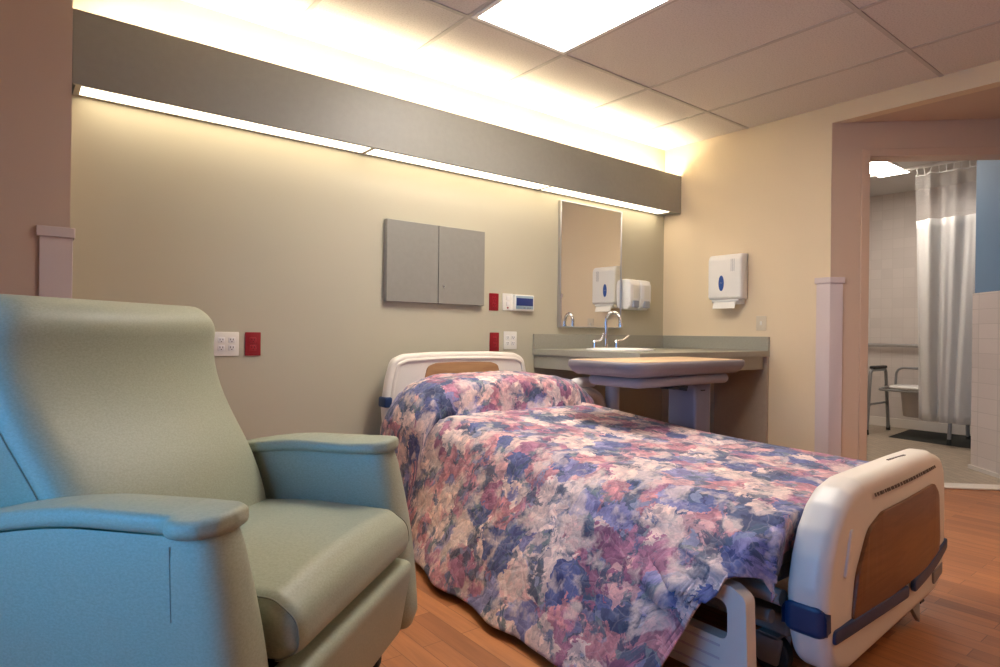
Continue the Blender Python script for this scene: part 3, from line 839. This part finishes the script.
# footboard: thick moulded board, bowed, with rounded shoulders
fx = -2.07
fb = roundpoly([(-.40, .066, .06), (.40, .066, .06), (.51, .095, .1), (.55, .20, .08), (.558, .31, .1), (.55, .43, .1), (.53, .50, .06), (.48, .545, .05), (.40, .563, .05), (.36, .574, .03), (.1, .580, .1),
                (-.32, .574, .04), (-.40, .556, .05), (-.455, .52, .06), (-.505, .46, .08), (-.535, .39, .1), (-.555, .31, .1), (-.55, .20, .08), (-.51, .095, .1)], .06, 6)
fb = [(fx + p[0], p[1]) for p in fb]
CA, SA = math.cos(math.radians(3.0)), math.sin(math.radians(3.0))
def bow(x, y, z):                                # the board stands a touch askew and is slightly bowed
    y += .018 * ((x - fx) / .56) ** 2
    return (fx + (x - fx) * CA - (y + 2.42) * SA, -2.42 + (x - fx) * SA + (y + 2.42) * CA, z)
bm = NB(); slab(bm, fb, -2.468, -2.362, .036, 'y', 7, 2, bow)
fbo = finish('footboard', wl(bm), M['bed'], bed, angle=60)
def foot_slab(name, poly, y0, y1, r, mat, par=None, n=3):
    # subdivide long edges so the part follows the bow of the board
    P = []
    for i in range(len(poly)):
        a, b = Vector(poly[i]), Vector(poly[(i + 1) % len(poly)])
        k = max(1, int((b - a).length / .04))
        for j in range(k): P.append(tuple(a + (b - a) * j / k))
    bm = NB()
    y0r, rr = y0, r
    # strip-wise grid in x for the front face so that it bends with the board
    slab(bm, P, y0, y1, r, 'y', n, 1, None)
    bmesh.ops.triangulate(bm, faces=[f for f in bm.faces if len(f.verts) > 4])
    xs = [min(p[0] for p in P) + k * .05 for k in range(1, 40) if min(p[0] for p in P) + k * .05 < max(p[0] for p in P)]
    for x in xs:
        bmesh.ops.bisect_plane(bm, geom=bm.verts[:] + bm.edges[:] + bm.faces[:], plane_co=(x, 0, 0), plane_no=(1, 0, 0))
    for v in bm.verts: v.co = Vector(bow(*v.co))
    return finish(name, wl(bm), mat, par or fbo, angle=50)
wi = roundpoly([(fx - .395, .200, .02), (fx + .425, .195, .03), (fx + .443, .26, .03), (fx + .42, .42, .06), (fx + .35, .464, .05), (fx - .18, .462, .08), (fx - .285, .43, .09), (fx - .355, .33, .1)], .03, 6)
foot_slab('wood_inset', wi, -2.4715, -2.46, .002, M['bedwood'])
# raised ribs beside the inset on the left shoulder
foot_slab('shoulder_rib', roundpoly([(fx - .445, .33), (fx - .415, .33), (fx - .385, .45), (fx - .41, .455)], .012, 4), -2.4715, -2.46, .003, M['bed'])
def strip(xa, za, xb, zb, h, rise=None):
    pts = []
    n = 14
    top = []; bot = []
    for k in range(n + 1):
        u = k / n; x = xa + (xb - xa) * u
        z = za + (zb - za) * u + (rise(u) if rise else 0)
        top.append((x, z + h / 2)); bot.append((x, z - h / 2))
    P = bot + top[::-1]
    P[0] = P[0] + (h * .4,); P[n] = P[n] + (h * .4,); P[n + 1] = P[n + 1] + (h * .4,); P[-1] = P[-1] + (h * .4,)
    return roundpoly(P, 0, 4)
foot_slab('bumper_strip', strip(fx - .510, .192, fx + .045, .174, .038, lambda u: .004 * math.sin(PI * u)), -2.4745, -2.460, .004, M['bumper'])
foot_slab('bumper_strip', strip(fx + .105, .172, fx + .552, .214, .040, lambda u: -.008 * math.sin(PI * u)), -2.4745, -2.460, .004, M['bumper'])
# navy corner block wrapping the left end
q = roundpoly([(fx - .557, .195, .02), (fx - .522, .188, .02), (fx - .522, .262, .02), (fx - .5605, .282, .02)], .02, 4)
bm = NB(); slab(bm, q, -2.472, -2.358, .03, 'y', 5, 2, bow); finish('corner_bumper', wl(bm), M['bumper'], fbo)
# printed lettering line and maker's label, too small to read
bm = NB(); x = fx - .25
rnd = random.Random(3)
while x < fx + .36:
    wd = rnd.uniform(.008, .03)
    
    vs = []
    for (xx, zz) in ((x, .517), (x + wd, .517), (x + wd, .526), (x, .526)):
        xx2, yy = bow(xx, -2.4698 - .0005 + .0035 * (zz > .52), zz)[:2]
        vs.append(bm.verts.new((xx2, yy, zz)))
    bm.faces.new(vs); x += wd + rnd.uniform(.002, .007)
bmesh.ops.solidify(bm, geom=bm.faces[:], thickness=.001)
finish('lettering', wl(bm), M['lettering'], fbo, smooth=False)
bm = NB(); x = fx + .02
while x < fx + .16:
    wd = rnd.uniform(.008, .02); box(bm, x, x + wd, -2.418, -2.411, .5775, .5812); x += wd + .004
finish('lettering', wl(bm), M['lettering'], fbo, smooth=False)
foot_slab('label_plate', roundpoly([(fx + .36, .110), (fx + .49, .118), (fx + .49, .158), (fx + .36, .150)], .006, 3), -2.470, -2.46, .001, M['greylabel'])
# deck, frame, rail, castors
bm = NB(); box(bm, -2.59, -1.67, -2.30, -.20, .26, .315); finish('deck', wl(bm), M['bedgrey'], bed, bevel=.01)
bm = NB()
for x in (-2.48, -1.78): box(bm, x - .03, x + .03, -2.33, -.17, .115, .175)
for y in (-2.28, -1.3, -.3): box(bm, -2.45, -1.81, y - .03, y + .03, .115, .175)
for x in (-2.40, -1.86):
    for y in (-1.9, -.7): box(bm, x - .02, x + .02, y - .02, y + .02, .175, .262)
finish('base_frame', wl(bm), M['bedgrey'], bed, bevel=.008)
bm = NB(); tube(bm, [(-2.60, -2.36, .262), (-2.60, -2.0, .262)], .022, 12); tube(bm, [(-2.63, -2.345, .215), (-2.63, -2.1, .20)], .018, 10)
finish('corner_bar', wl(bm), M['bedgrey'], bed)
for x in (-2.50, -1.76):
    for y in (-2.28, -.32):
        bm = NB(); cyl(bm, (x - .018, y, .0555), .055, .036, 'x', 28)
        c = finish('caster', wl(bm), M['rubber'], bed, bevel=.006)
        bm = NB()
        for s in (-1, 1): slab(bm, roundpoly([(y - .03, .03), (y + .03, .03), (y + .045, .112), (y - .045, .112)], .01, 3), x + s * .026 - .004, x + s * .026 + .004, .002, 'x', 2)
        box(bm, x - .03, x + .03, y - .03, y + .03, .105, .1145)
        finish('fork', wl(bm), M['bedgrey'], c)
bm = NB(); slab(bm, [(-1.93, .105), (-1.83, .105), (-1.83, .012)], -2.44, -2.425, .002, 'y', 2)
pd = finish('brake_pedal', wl(bm), M['bedgrey'], bed)
bm = NB()
for z in (.075, .095): cyl(bm, (-1.826, -2.435, z), .006, .035, 'x', 10)
finish('pedal_pin', wl(bm), M['dark'], pd)
# lowered foot-end side rail
outer = roundpoly([(-2.352, .05, .03), (-2.342, .29, .03), (-2.30, .312, .03), (-1.66, .312, .06), (-1.60, .05, .06)], .03, 8)
# a frame with a long grip opening: build as loops
bm = NB()
def railframe(bm, xa, xb):
    hole = roundpoly([(-2.292, .165, .025), (-2.29, .268, .03), (-1.70, .268, .04), (-1.68, .165, .03)], .03, 8)
    import mathutils
    o3 = [[bm.verts.new((x, p[0], p[1])) for p in outer] for x in (xa, xb)]
    h3 = [[bm.verts.new((x, p[0], p[1])) for p in hole] for x in (xa, xb)]
    for k in range(2):
        e = []
        for loop in (o3[k], h3[k]):
            for i in range(len(loop)):
                a, b = loop[i], loop[(i + 1) % len(loop)]
                e.append(bm.edges.get((a, b)) or bm.edges.new((a, b)))
        bmesh.ops.triangle_fill(bm, use_beauty=True, edges=e)
    for L3 in (o3, h3):
        n = len(L3[0])
        for i in range(n):
            j = (i + 1) % n
            bm.faces.new((L3[0][i], L3[0][j], L3[1][j], L3[1][i]))
railframe(bm, -2.757, -2.713)
rl = finish('side_rail', wl(bm), M['bed'], bed, bevel=.010, seg=3)
bm = NB()
for z in (.075, .11, .145): box(bm, -2.7595, -2.7555, -2.27, -1.70, z - .003, z + .003)
finish('rail_grooves', wl(bm), M['guard'], rl, bevel=.001)
for y in (-2.12, -1.8):
    finish('rail_arm', wl(box(NB(), -2.712, -2.56, y - .02, y + .02, .20, .235)), M['bedgrey'], rl, bevel=.005)

# mattress
def ztop(y): return spline(-y, [(.2, .575), (.7, .565), (1.0, .54), (1.5, .50), (2.3, .478)])
t = thing('mattress', 'grey-cream vinyl mattress on the bed, peeking out under the bedspread by the footboard', 'mattress', (BX, BYc, 0))
bm = NB()
ring0 = roundpoly([(-2.575, -2.335), (-1.675, -2.275), (-1.675, -.20), (-2.575, -.20)], .05, 6)
P = []
for i in range(len(ring0)):
    a, b = Vector(ring0[i]), Vector(ring0[(i + 1) % len(ring0)])
    k = max(1, int((b - a).length / .08))
    for j in range(k): P.append(tuple(a + (b - a) * j / k))
def mdef(x, y, z): 
    u = (z - .3165) / .15
    return (x, y, .3165 + u * (ztop(y) - .055 - .3165))
slab(bm, P, .3165, .4665, .035, 'z', 5, 2, mdef)
finish('cover', wl(bm), M['ticking'], t, angle=50)
bm = NB(); q = [mdef(p[0], p[1], .43) for p in inset(P, -.001)]
tube(bm, q + [q[0]], .005, 6); finish('piping', wl(bm), M['ticking'], t)

# ------------------------------------------------------------------ bedspread
def fbm(x, y, z=0.0): return noise.fractal(Vector((x, y, z)), 1.0, 2.0, 4)
XLt, XRt = -2.615, -1.635
def pillow(x, y):
    # soft hump of the covered pillow, steep along its front edge
    u, v = abs((x + 2.14) / .60), (y + .43)
    v = abs(v / .235) ** (6 if v < 0 else 2.2) if abs(v) < 1 else 9
    return .172 * max(0.0, 1 - (u ** 3.2 + v)) ** .5
def spread_point(s, y):
    """s in [-1, 0] right drop, [0, 1] top, [1, 2] left drop"""
    y0 = y
    xa = XRt if s <= 0 else (XRt + (XLt - XRt) * s if s <= 1 else XLt - .1)
    y = y - .062 * (XRt - xa) * interp(-y, [(1.9, 0), (2.3, 1)])
    zt = ztop(y)
    head = interp(-y, [(.2, 0), (1.35, 1)])
    Wf = .06 + .27 * head
    rx = .06
    top_r = .045
    if s <= 0:
        u = -s
        x = XRt + .012 + .045 * math.sin(min(1, u * 4) * PI / 2) + .05 * u + .014 * u * math.sin(y * 19 + 1.0)
        z = zt - .03 * min(1, u * 5) ** 1.5 - u * .30
        x += pillow(-1.75, y) * .75 * math.exp(-((u - .2) / .3) ** 2) * min(1, u * 8)
        z += pillow(XRt - .03, y) * max(0, 1 - u * 2.5)
        return x, y, z
    if s <= 1:
        x = XRt + (XLt - XRt) * s
        e = min(s, 1 - s) * (XRt - XLt)
        z = zt
        if e < top_r: z -= (top_r - math.sqrt(max(0, top_r ** 2 - (top_r - e) ** 2))) * .55
        z += pillow(x, y)
        z += .010 * fbm(x * 4, y * 4) + .005 * fbm(x * 11, y * 11, 3)
        # shallow tuck line in front of the pillow
        z -= .016 * math.exp(-((y + .675) / .03) ** 2)
        vv = (-.43 - y) / .235
        if .72 < vv < 1: y -= .030 * math.sin(PI * (vv - .72) / .28) * min(1, pillow(x, -.43) / .12)
        return x, y, max(z, zt - .022)
    u = s - 1
    # length of the drop: full to the floor, rising near the foot corner
    um = interp(-y, [(2.17, 1.0), (2.275, .35), (2.308, .215), (2.340, .225), (2.362, .34)])
    u *= um
    fl = interp(-y, [(2.305, 1), (2.362, .05)])
    e = min(1, u / .12)
    zedge = zt - top_r * .55
    x = XLt - (.038 + .022 * interp(-y, [(1.4, 0), (1.7, 1), (2.305, 1), (2.362, 0)])) * math.sin(e * PI / 2) - Wf * fl * u ** .92
    z = zedge - .028 * (e ** 1.6) - (zedge - .028 - .022) * u
    # folds
    f = math.sin(y * 8.5 + 1.3 * math.sin(y * 3.1)) * .5 + fbm(y * 3.3, .7 * u, 5) * .9 + .35 * math.sin(y * 21 + 3 * u)
    amp = .020 * u ** 1.2 * (1 if y > -2.0 else .6)
    x -= amp * f + .006 * fbm(y * 9, u * 6, 9) * min(1, u * 5)
    # bulge over the pillow end
    x -= pillow(-2.2, y) * .30 * math.exp(-(u / .45) ** 2) * min(1, u * 8)
    z += pillow(XLt + .045, y) * max(0, 1 - u * 6)
    vv = (-.43 - y) / .235
    if .72 < vv < 1: y -= .030 * math.sin(PI * (vv - .72) / .28) * max(0, 1 - u * 2.2)
    # bunching where the cloth is caught on the rail
    k = math.exp(-((y + 2.19) / .10) ** 2) * math.exp(-((u - .30) / .16) ** 2)
    x -= .042 * k * (1 + .6 * math.sin(u * 42 + y * 25))
    z += .02 * k * math.sin(u * 34 + y * 11)
    return x, y, max(z, .008)
bm = NB()
uvl = bm.loops.layers.uv.new('cloth')
YS = [-.190 - (2.300 - .190) * k / 200 for k in range(201)]
SS = [-1 + k / 14 for k in range(14)] + [k / 60 for k in range(60)] + [1 + k / 64 for k in range(65)]
rows = []
rows_uv = []
for y in YS:
    r = []; ru = []
    acc = 0; prev = None
    for s in SS:
        p = spread_point(s, y)
        if s > 1 and y < -2.02:            # the hem swings toward the head as it falls near the foot corner
            p = (p[0], p[1], p[2])
        r.append(p)
        if prev is not None: acc += (Vector(p) - Vector(prev)).length
        prev = p; ru.append(acc)
    # measure from the middle of the top so the print runs straight along the bed
    mid = ru[14 + 30]
    ru = [a - mid for a in ru]
    rows.append(r); rows_uv.append(ru)
# tucked end: the last rows turn down between mattress and footboard
last = rows[-1]
vlen = 2.300
yy = [abs(y) for y in YS]
for k in range(1, 7):
    r = []
    for s, p in zip(SS, last):
        if 0 <= s <= 1 or True:
            d = .016 * k
            lim = .36
            r.append((p[0], p[1] + .002 * k - .002, max(p[2] - d, min(p[2], lim) - .004 * k)))
    rows.append(r); rows_uv.append(rows_uv[len(YS) - 1]); yy.append(vlen + .016 * k)
V = [[bm.verts.new(p) for p in r] for r in rows]
vacc = [None] * len(rows)                          # arc length up each column, from the foot end
vacc[-1] = [0.0] * len(SS)
for i in range(len(rows) - 2, -1, -1):
    d = [(Vector(rows[i][j]) - Vector(rows[i + 1][j])).length for j in range(len(SS))]
    dm = d[14 + 30]
    vacc[i] = [vacc[i + 1][j] + (.5 * dm + .5 * d[j] if 14 <= j <= 74 else .85 * dm + .15 * d[j]) for j in range(len(SS))]
for i in range(len(V) - 1):
    for j in range(len(SS) - 1):
        f = bm.faces.new((V[i][j], V[i][j + 1], V[i + 1][j + 1], V[i + 1][j]))
        for lp, (a, b) in zip(f.loops, ((i, j), (i, j + 1), (i + 1, j + 1), (i + 1, j))):
            lp[uvl].uv = (rows_uv[a][b], vacc[a][b])
bs = finish('bedspread', bm, M['floral'], None, angle=180)
md = bs.modifiers.new('thickness', 'SOLIDIFY'); md.thickness = .007; md.offset = 1
tag(bs, 'quilted floral bedspread in pink, cream and navy covering the bed and hanging to the floor', 'bedspread')

# ------------------------------------------------------------------ recliner
RC = thing('recliner_chair', 'sage green vinyl recliner with wide padded arms beside the bed', 'armchair', (-3.92, -1.546, 0), math.atan2(-.762, .647))
vin = M['vinyl']
# backrest
def back_front(z): return spline(z, [(.40, .075), (.50, .060), (.62, .010), (.78, -.088), (.90, -.135), (1.0, -.132), (1.08, -.138)])
bm = NB()
rings = []
ZT = 1.035
zs = [.36, .40, .44, .48, .51, .54, .57, .60, .63, .66, .69, .72, .75, .78, .81, .84, .87, .90, .925] + [ZT - .085 + .085 * math.sin(k * PI / 2 / 8) for k in range(9)]
for z in zs:
    hw = spline(z, [(.40, .302), (.56, .314), (.80, .332), (.95, .348), (1.1, .350)])
    th = .20
    c = max(0.0, (z - (ZT - .085)) / .085); sh = 1 - math.sqrt(max(0, 1 - c * c))
    hw2 = hw - .055 * sh; xf = back_front(z) 
    fr, bk = xf - .055 * sh, xf - th + .06 * sh
    # outline: generously rounded front corners
    P = roundpoly([(bk, -hw2, .05), (fr, -hw2, .075), (fr, hw2, .075), (bk, hw2, .05)], .05, 8)
    ring = []
    # densify and bulge the front face
    D = []
    for i in range(len(P)):
        a, b = Vector(P[i]), Vector(P[(i + 1) % len(P)])
        k = 12 if (b - a).length > .2 else 1
        for j in range(k): D.append(a + (b - a) * j / k)
    for p in D:
        x, y = p
        if x > fr - .03:
            q = max(0, 1 - (y / hw2) ** 2)
            bul = .022 * q * (1 + .35 * math.exp(-((z - .95) / .12) ** 2) + .3 * math.exp(-((z - .58) / .12) ** 2) - .3 * math.exp(-((z - .80) / .12) ** 2))
            x += bul * (1 - sh)
        ring.append((x, y, z))
    rings.append(ring)
loft(bm, rings)
bk = finish('backrest', bm, vin, RC, angle=80)
for s in (-1, 1):
    pts = []
    for k in range(24):
        z = .47 + (.99 - .47) * k / 23
        hw = spline(z, [(.40, .302), (.56, .314), (.80, .332), (.95, .348), (1.1, .350)])
        pts.append((back_front(z) - .058, s * (hw + .0005), z))
    bm = NB(); tube(bm, pts, .0016, 6); finish('side_seam', bm, M['seam'], bk)
# seat cushion: waterfall front
sp = roundpoly([(-.16, .38), (.44, .362, .03), (.487, .388, .04), (.480, .450, .05), (.43, .486, .06), (.2, .498, .2), (-.16, .482, .03)], .03, 9)
bm = NB()
slab(bm, sp, -.302, .302, .035, 'y', 6, 8, lambda x, y, z: (x, y, z + (.014 * (1 - (y / .29) ** 2) * max(0, min(1, (z - .39) / .1)) if z > .39 else 0)))
st = finish('seat_cushion', bm, vin, RC, angle=70)
for s in (-1, 1):
    bm = NB(); q = inset(sp, .006); pts = [(p[0], s * .2905, p[1]) for p in q if p[0] > -.1]
    tube(bm, pts, .0016, 6); finish('seat_piping', bm, M['seam'], st)
# legrest panel, folded down under the seat
lp_ = roundpoly([(.385, .15, .02), (.455, .135, .03), (.492, .348, .025), (.42, .356, .02)], .02, 6)
bm = NB(); slab(bm, lp_, -.304, .304, .022, 'y', 5, 4)
finish('legrest', bm, vin, RC, angle=70)
# arms
def pad_z(x): return .623 - .045 * max(0, (.16 - x) / .30) ** 1.7
for s in (-1, 1):
    bm = NB()
    rings = []
    for k in range(15):
        u = k / 14
        z0 = .135
        xf = .475 - .075 * u + .012 * math.sin(PI * u)
        hwid = .056 + .009 * math.sin(PI * min(1, u * 1.05))
        xr = .005 - .115 * u
        e = .0 if k < 14 else .004
        if k == 0: e = .015
        P = roundpoly([(xr, -hwid, .02), (xf, -hwid, .054), (xf, hwid, .054), (xr, hwid, .02)], .02, 8)
        P = inset(P, e) if e else P
        D = []
        for i in range(len(P)):
            a, b = Vector(P[i]), Vector(P[(i + 1) % len(P)])
            kk = 8 if (b - a).length > .25 else 1
            for j in range(kk): D.append(a + (b - a) * j / kk)
        rings.append([(p.x, s * .372 + p.y, z0 + (pad_z(p.x) + .004 - z0) * u) for p in D])
    loft(bm, rings)
    am = finish('armrest', bm, vin, RC, angle=70)
    # top pad: paddle at the front, narrower strip running back
    o = s
    P = [(-.16, -.050), (.0, -.052), (.17, -.054), (.298, -.055), (.314, -.057), (.321, -.071), (.345, -.077), (.378, -.068), (.402, -.040), (.410, 0), (.402, .045), (.37, .075), (.30, .086), (.20, .080), (.0, .064), (-.16, .056)]
    P = [(p[0], -p[1] if s > 0 else p[1]) for p in P]
    if s > 0: P = P[::-1]
    P = roundpoly([(p[0], p[1], .03) for p in P], .012, 3)
    D = []
    for i in range(len(P)):
        a, b = Vector(P[i]), Vector(P[(i + 1) % len(P)])
        kk = max(1, int((b - a).length / .03))
        for j in range(kk): D.append(tuple(a + (b - a) * j / kk))
    bm = NB()
    slab(bm, D, 0, .026, .0128, 'z', 6, 1, None)
    bmesh.ops.triangulate(bm, faces=[f for f in bm.faces if len(f.verts) > 4])
    for x in [-.14 + .03 * k for k in range(19)]:
        bmesh.ops.bisect_plane(bm, geom=bm.verts[:] + bm.edges[:] + bm.faces[:], plane_co=(x, 0, 0), plane_no=(1, 0, 0))
    for v in bm.verts:
        x = v.co.x
        dome = .011 * (1 - min(1, abs(v.co.y) / .09) ** 2) if v.co.z > .0135 else 0
        v.co = Vector((x, v.co.y + s * .372, v.co.z + pad_z(x) + .004 + dome))
    pad = finish('arm_pad', bm, vin, am, angle=70)
    # vertical seam on the outer side
    bm = NB(); tube(bm, [(.322 + .010 * k / 8, s * (.372 + .0562 + .009 * math.sin(PI * min(1, 1.05 * (.612 - .12 * k / 8 - .135) / .49))), .612 - .12 * k / 8) for k in range(9)], .0010, 6)
    finish('arm_seam', bm, M['seam'], am)
bm = NB(); slab(bm, roundpoly([(-.08, -.27), (.40, -.27), (.40, .27), (-.08, .27)], .03), .10, .30, .01, 'z', 3)
finish('base_frame', bm, M['dark'], RC)
for x in (-.02, .34):
    for y in (-.33, .33):
        bm = NB(); cyl(bm, (x, y - .014, .0455), .045, .028, 'y', 24)
        c = finish('caster', bm, M['rubber'], RC, bevel=.005)
        bm = NB(); box(bm, x - .02, x + .02, y - .024, y + .024, .092, .134)
        for q in (-1, 1): box(bm, x - .014, x + .014, y + q * .021 - .003, y + q * .021 + .003, .03, .095)
        finish('fork', bm, M['bedgrey'], c, bevel=.002)

# ------------------------------------------------------------------ overbed table
tx0, tx1, ty0, ty1 = -2.05, -1.10, -1.39, -.948
t = thing('overbed_table', 'maple-topped overbed table with a grey-lavender rim standing between bed and counter', 'overbed table', ((tx0 + tx1) / 2, (ty0 + ty1) / 2, 0))
oX, oY = t.location.x, t.location.y
hx2, hy2 = (tx1 - tx0) / 2, (ty1 - ty0) / 2
out = roundpoly([(-hx2 - .02, -hy2 - .02, .14), (hx2, -hy2, .05), (hx2, hy2, .06), (-hx2, hy2, .05)], .055, 9)
bm = NB()
# rim: chamfered underside
rings = []
for d_, z in ((.075, .768), (.045, .771), (.018, .788), (.002, .808), (.0, .812), (.0, .830), (.003, .837), (.008, .8405), (.014, .841)):
    q = inset(out, d_) if d_ else out
    rings.append([(p[0], p[1], z) for p in q])
loft(bm, rings)
tp = finish('tabletop', bm, M['lav'], t, angle=50)
finish('wood_surface', slab(NB(), inset(out, .013), .8405, .843, .001, 'z', 2), M['maple'], tp)
bm = NB(); slab(bm, roundpoly([(-.38, -.17), (.40, -.17), (.40, .17), (-.38, .17)], .05, 6), .715, .7695, .035, 'z', 5)
finish('under_tray', bm, M['lavdark'], t)
bm = NB(); slab(bm, [(-.1, -.16), (.02, -.16), (.02, -.08), (-.1, -.08)], .700, .714, .004, 'z'); tube(bm, [(-.06, -.14, .707), (-.03, -.19, .700)], .008, 8)
finish('release_lever', bm, M['dark'], t)
bm = NB(); slab(bm, roundpoly([(.19, -.09), (.335, -.09), (.335, .09), (.19, .09)], .02, 5), .10, .7145, .004, 'z', 2)
cl = finish('column', bm, M['blueplas'], t)
bm = NB(); box(bm, .235, .275, -.0915, -.0895, .672, .678); finish('slot', bm, M['dark'], cl)
bm = NB()
for y in (-.16, .16): slab(bm, roundpoly([(-.30, y - .03), (.36, y - .03), (.36, y + .03), (-.30, y + .03)], .02, 4), .062, .098, .008, 'z', 3)
slab(bm, roundpoly([(.18, -.16), (.34, -.16), (.34, .16), (.18, .16)], .02, 4), .0625, .1035, .008, 'z', 3)
finish('base', bm, M['lavdark'], t)
for x in (-.27, .33):
    for y in (-.16, .16):
        bm = NB(); cyl(bm, (x, y - .012, .0305), .030, .024, 'y', 20); finish('caster', bm, M['rubber'], t, bevel=.004)

# ------------------------------------------------------------------ bathroom things
# shower curtain
def cur(s, z):
    k = 1 - (z - .22) / 2.2
    y0 = -1.085 - .045 * k; y1 = -1.76 + .20 * k
    y = y0 + (y1 - y0) * s
    a = (.030 + .014 * math.sin(s * 9)) * (.75 + .35 * k)
    x = 2.25 + a * math.sin(s * 2 * PI * 3.6 + .5 * math.sin(z * 1.4) + .4) + .012 * math.sin(s * 43 + z)
    return (x, y, z)
t = thing('shower_curtain', 'white shower curtain with a sheer net top hanging in the bathroom', 'curtain', (2.25, -1.42, 0))
def cloth(z0, z1, nz, nm, mat):
    bm = NB()
    R = [[bm.verts.new(Vector(cur(i / 90, z0 + (z1 - z0) * k / nz)) - Vector((2.25, -1.42, 0))) for i in range(91)] for k in range(nz + 1)]
    for k in range(nz):
        for i in range(90): bm.faces.new((R[k][i], R[k][i + 1], R[k + 1][i + 1], R[k + 1][i]))
    return finish(nm, bm, mat, t, angle=180)
fp = cloth(.225, 2.045, 24, 'fabric_panel', M['curtain'])
md = fp.modifiers.new('thickness', 'SOLIDIFY'); md.thickness = .002
npn = cloth(2.047, 2.455, 8, 'net_panel', M['net'])
bm = NB()
R = [Vector(cur(i / 90, 2.455)) - Vector((2.25, -1.42, 0)) for i in range(91)]
tube(bm, R, .006, 6); finish('top_hem', bm, M['curtain'], t)
for i in range(12):
    p = Vector(cur((i + .3) / 12, 2.455)) - Vector((2.25, -1.42, 0))
    bm = NB(); tube(bm, [(p.x, p.y, 2.458), (p.x * .3, p.y, 2.49), (0, p.y, 2.515)], .004, 6); finish('hook', bm, M['white'], t)
bm = NB(); box(bm, 2.235, 2.265, -2.3, -.30, 2.518, 2.544)
tag(finish('curtain_track', bm, M['white'], bevel=.003), 'white ceiling track carrying the shower curtain in the bathroom', 'curtain track')
# grab bar
t = thing('grab_bar', 'steel grab bar on the tiled wall behind the commode chair', 'grab bar', (3.3, -.55, .89))
bm = NB(); tube(bm, bez([(-.004, .62, 0), (-.055, .62, 0), (-.055, -.52, 0), (-.004, -.52, 0)], 6, .04), .019, 14); finish('bar', bm, M['steel'], t)
for y in (.62, -.52):
    bm = NB(); cyl(bm, (-.0065, y, 0), .04, .006, 'x', 24); finish('flange', bm, M['steel'], t)
# commode chair, facing the room
t = thing('commode_chair', 'grey tubular commode chair with a white seat in the bathroom behind the curtain', 'commode chair', (2.72, -.97, .004))
for s in (1, -1):
    y = s * .345
    bm = NB(); tube(bm, bez([(-.27, y, .012), (-.19, y, .64), (.19, y, .64), (.275, y, .012)], 8, .05), .0165, 12)
    fr_ = finish('side_frame', bm, M['greytube'], t)
    bm = NB(); tube(bm, bez([(-.238, y, .27), (-.19, y, .30), (.19, y, .30), (.238, y, .27)], 6, .05), .010, 10)
    finish('side_brace', bm, M['greytube'], fr_)
    bm = NB(); slab(bm, roundpoly([(-.16, y - .028), (.17, y - .028), (.17, y + .028), (-.16, y + .028)], .02, 4), .652, .682, .012, 'z', 3)
    finish('armrest', bm, M['dark'], t)
    for x in (-.2705, .2755):
        bm = NB(); cyl(bm, (x, y, .0015), .021, .05, 'z', 16, r2=.017); finish('rubber_foot', bm, M['rubber'], t)
bm = NB(); tube(bm, bez([(.235, .345, .46), (-.21, .26, .455), (-.21, -.26, .455), (.235, -.345, .46)], 5, .05), .012, 10)
tube(bm, [(.24, .345, .44), (.24, -.345, .44)], .011, 10)
finish('seat_frame', bm, M['greytube'], t)
bm = NB(); slab(bm, ellipse(0, 0, .225, .215, 40, 2.8), .470, .497, .012, 'z', 4); finish('seat', bm, M['white'], t)
bm = NB(); tube(bm, bez([(.238, .27, .45), (.265, .27, .66), (.265, -.27, .66), (.238, -.27, .45)], 8, .08), .012, 10); finish('back_bar', bm, M['greytube'], t)
bm = NB(); loft(bm, [[(p[0], p[1], z) for p in ellipse(0, 0, r_, r_, 28)] for r_, z in ((.105, .20), (.112, .205), (.135, .455), (.142, .462))]); finish('pail', bm, M['pail'], t)
# dark sheet standing in for floor shadow and the dark drain area
bm = NB(); slab(bm, roundpoly([(2.50, -.80), (3.26, -.74), (3.26, -1.9), (2.36, -1.9)], .03, 4), .0012, .004, .001, 'z', 2)
tag(finish('shower_mat', bm, M['matgreen']), 'dark rubber mat on the bathroom floor under the commode chair', 'mat')

# ------------------------------------------------------------------ daylight, camera, view
wd = bpy.data.worlds.new('daylight'); SC.world = wd; wd.use_nodes = True
nt = wd.node_tree; nt.nodes.clear()
bg = nt.nodes.new('ShaderNodeBackground'); wo = nt.nodes.new('ShaderNodeOutputWorld')
bg.inputs[0].default_value = (.085, .43, 1.0, 1); bg.inputs[1].default_value = 4.6
nt.links.new(bg.outputs[0], wo.inputs[0])
la = bpy.data.lights.new('window_portal', 'AREA'); la.shape = 'RECTANGLE'; la.size = WY1 - WY0; la.size_y = WZ1 - WZ0
la.cycles.is_portal = True
lo = bpy.data.objects.new('window_portal', la); COL.objects.link(lo)
lo.location = (LX - .13, (WY0 + WY1) / 2, (WZ0 + WZ1) / 2); lo.rotation_euler = (PI / 2, 0, -PI / 2)

cam = bpy.data.cameras.new('camera'); co = bpy.data.objects.new('camera', cam); COL.objects.link(co)
cam.sensor_width = 36; cam.lens = 620 / 1000 * 36; cam.clip_start = .05
th = math.atan2(784, 620)
fwd = Vector((math.cos(th), math.sin(th), 0)); right = Vector((math.sin(th), -math.cos(th), 0)); up = Vector((0, 0, 1))
roll = .0122
# horizontals slope down to the right in the picture: the camera is rolled anticlockwise
r2_ = right * math.cos(roll) + up * math.sin(roll)
u2_ = -right * math.sin(roll) + up * math.cos(roll)
mw = Matrix((r2_, u2_, -fwd)).transposed().to_4x4()
mw.translation = Vector((-4.245, -3.194, .967))
co.matrix_world = mw
SC.camera = co
vs = SC.view_settings
SC.display_settings.display_device = 'sRGB'
vs.view_transform = 'Standard'; vs.look = 'None'; vs.gamma = 1; vs.exposure = 1.28; vs.use_curve_mapping = False
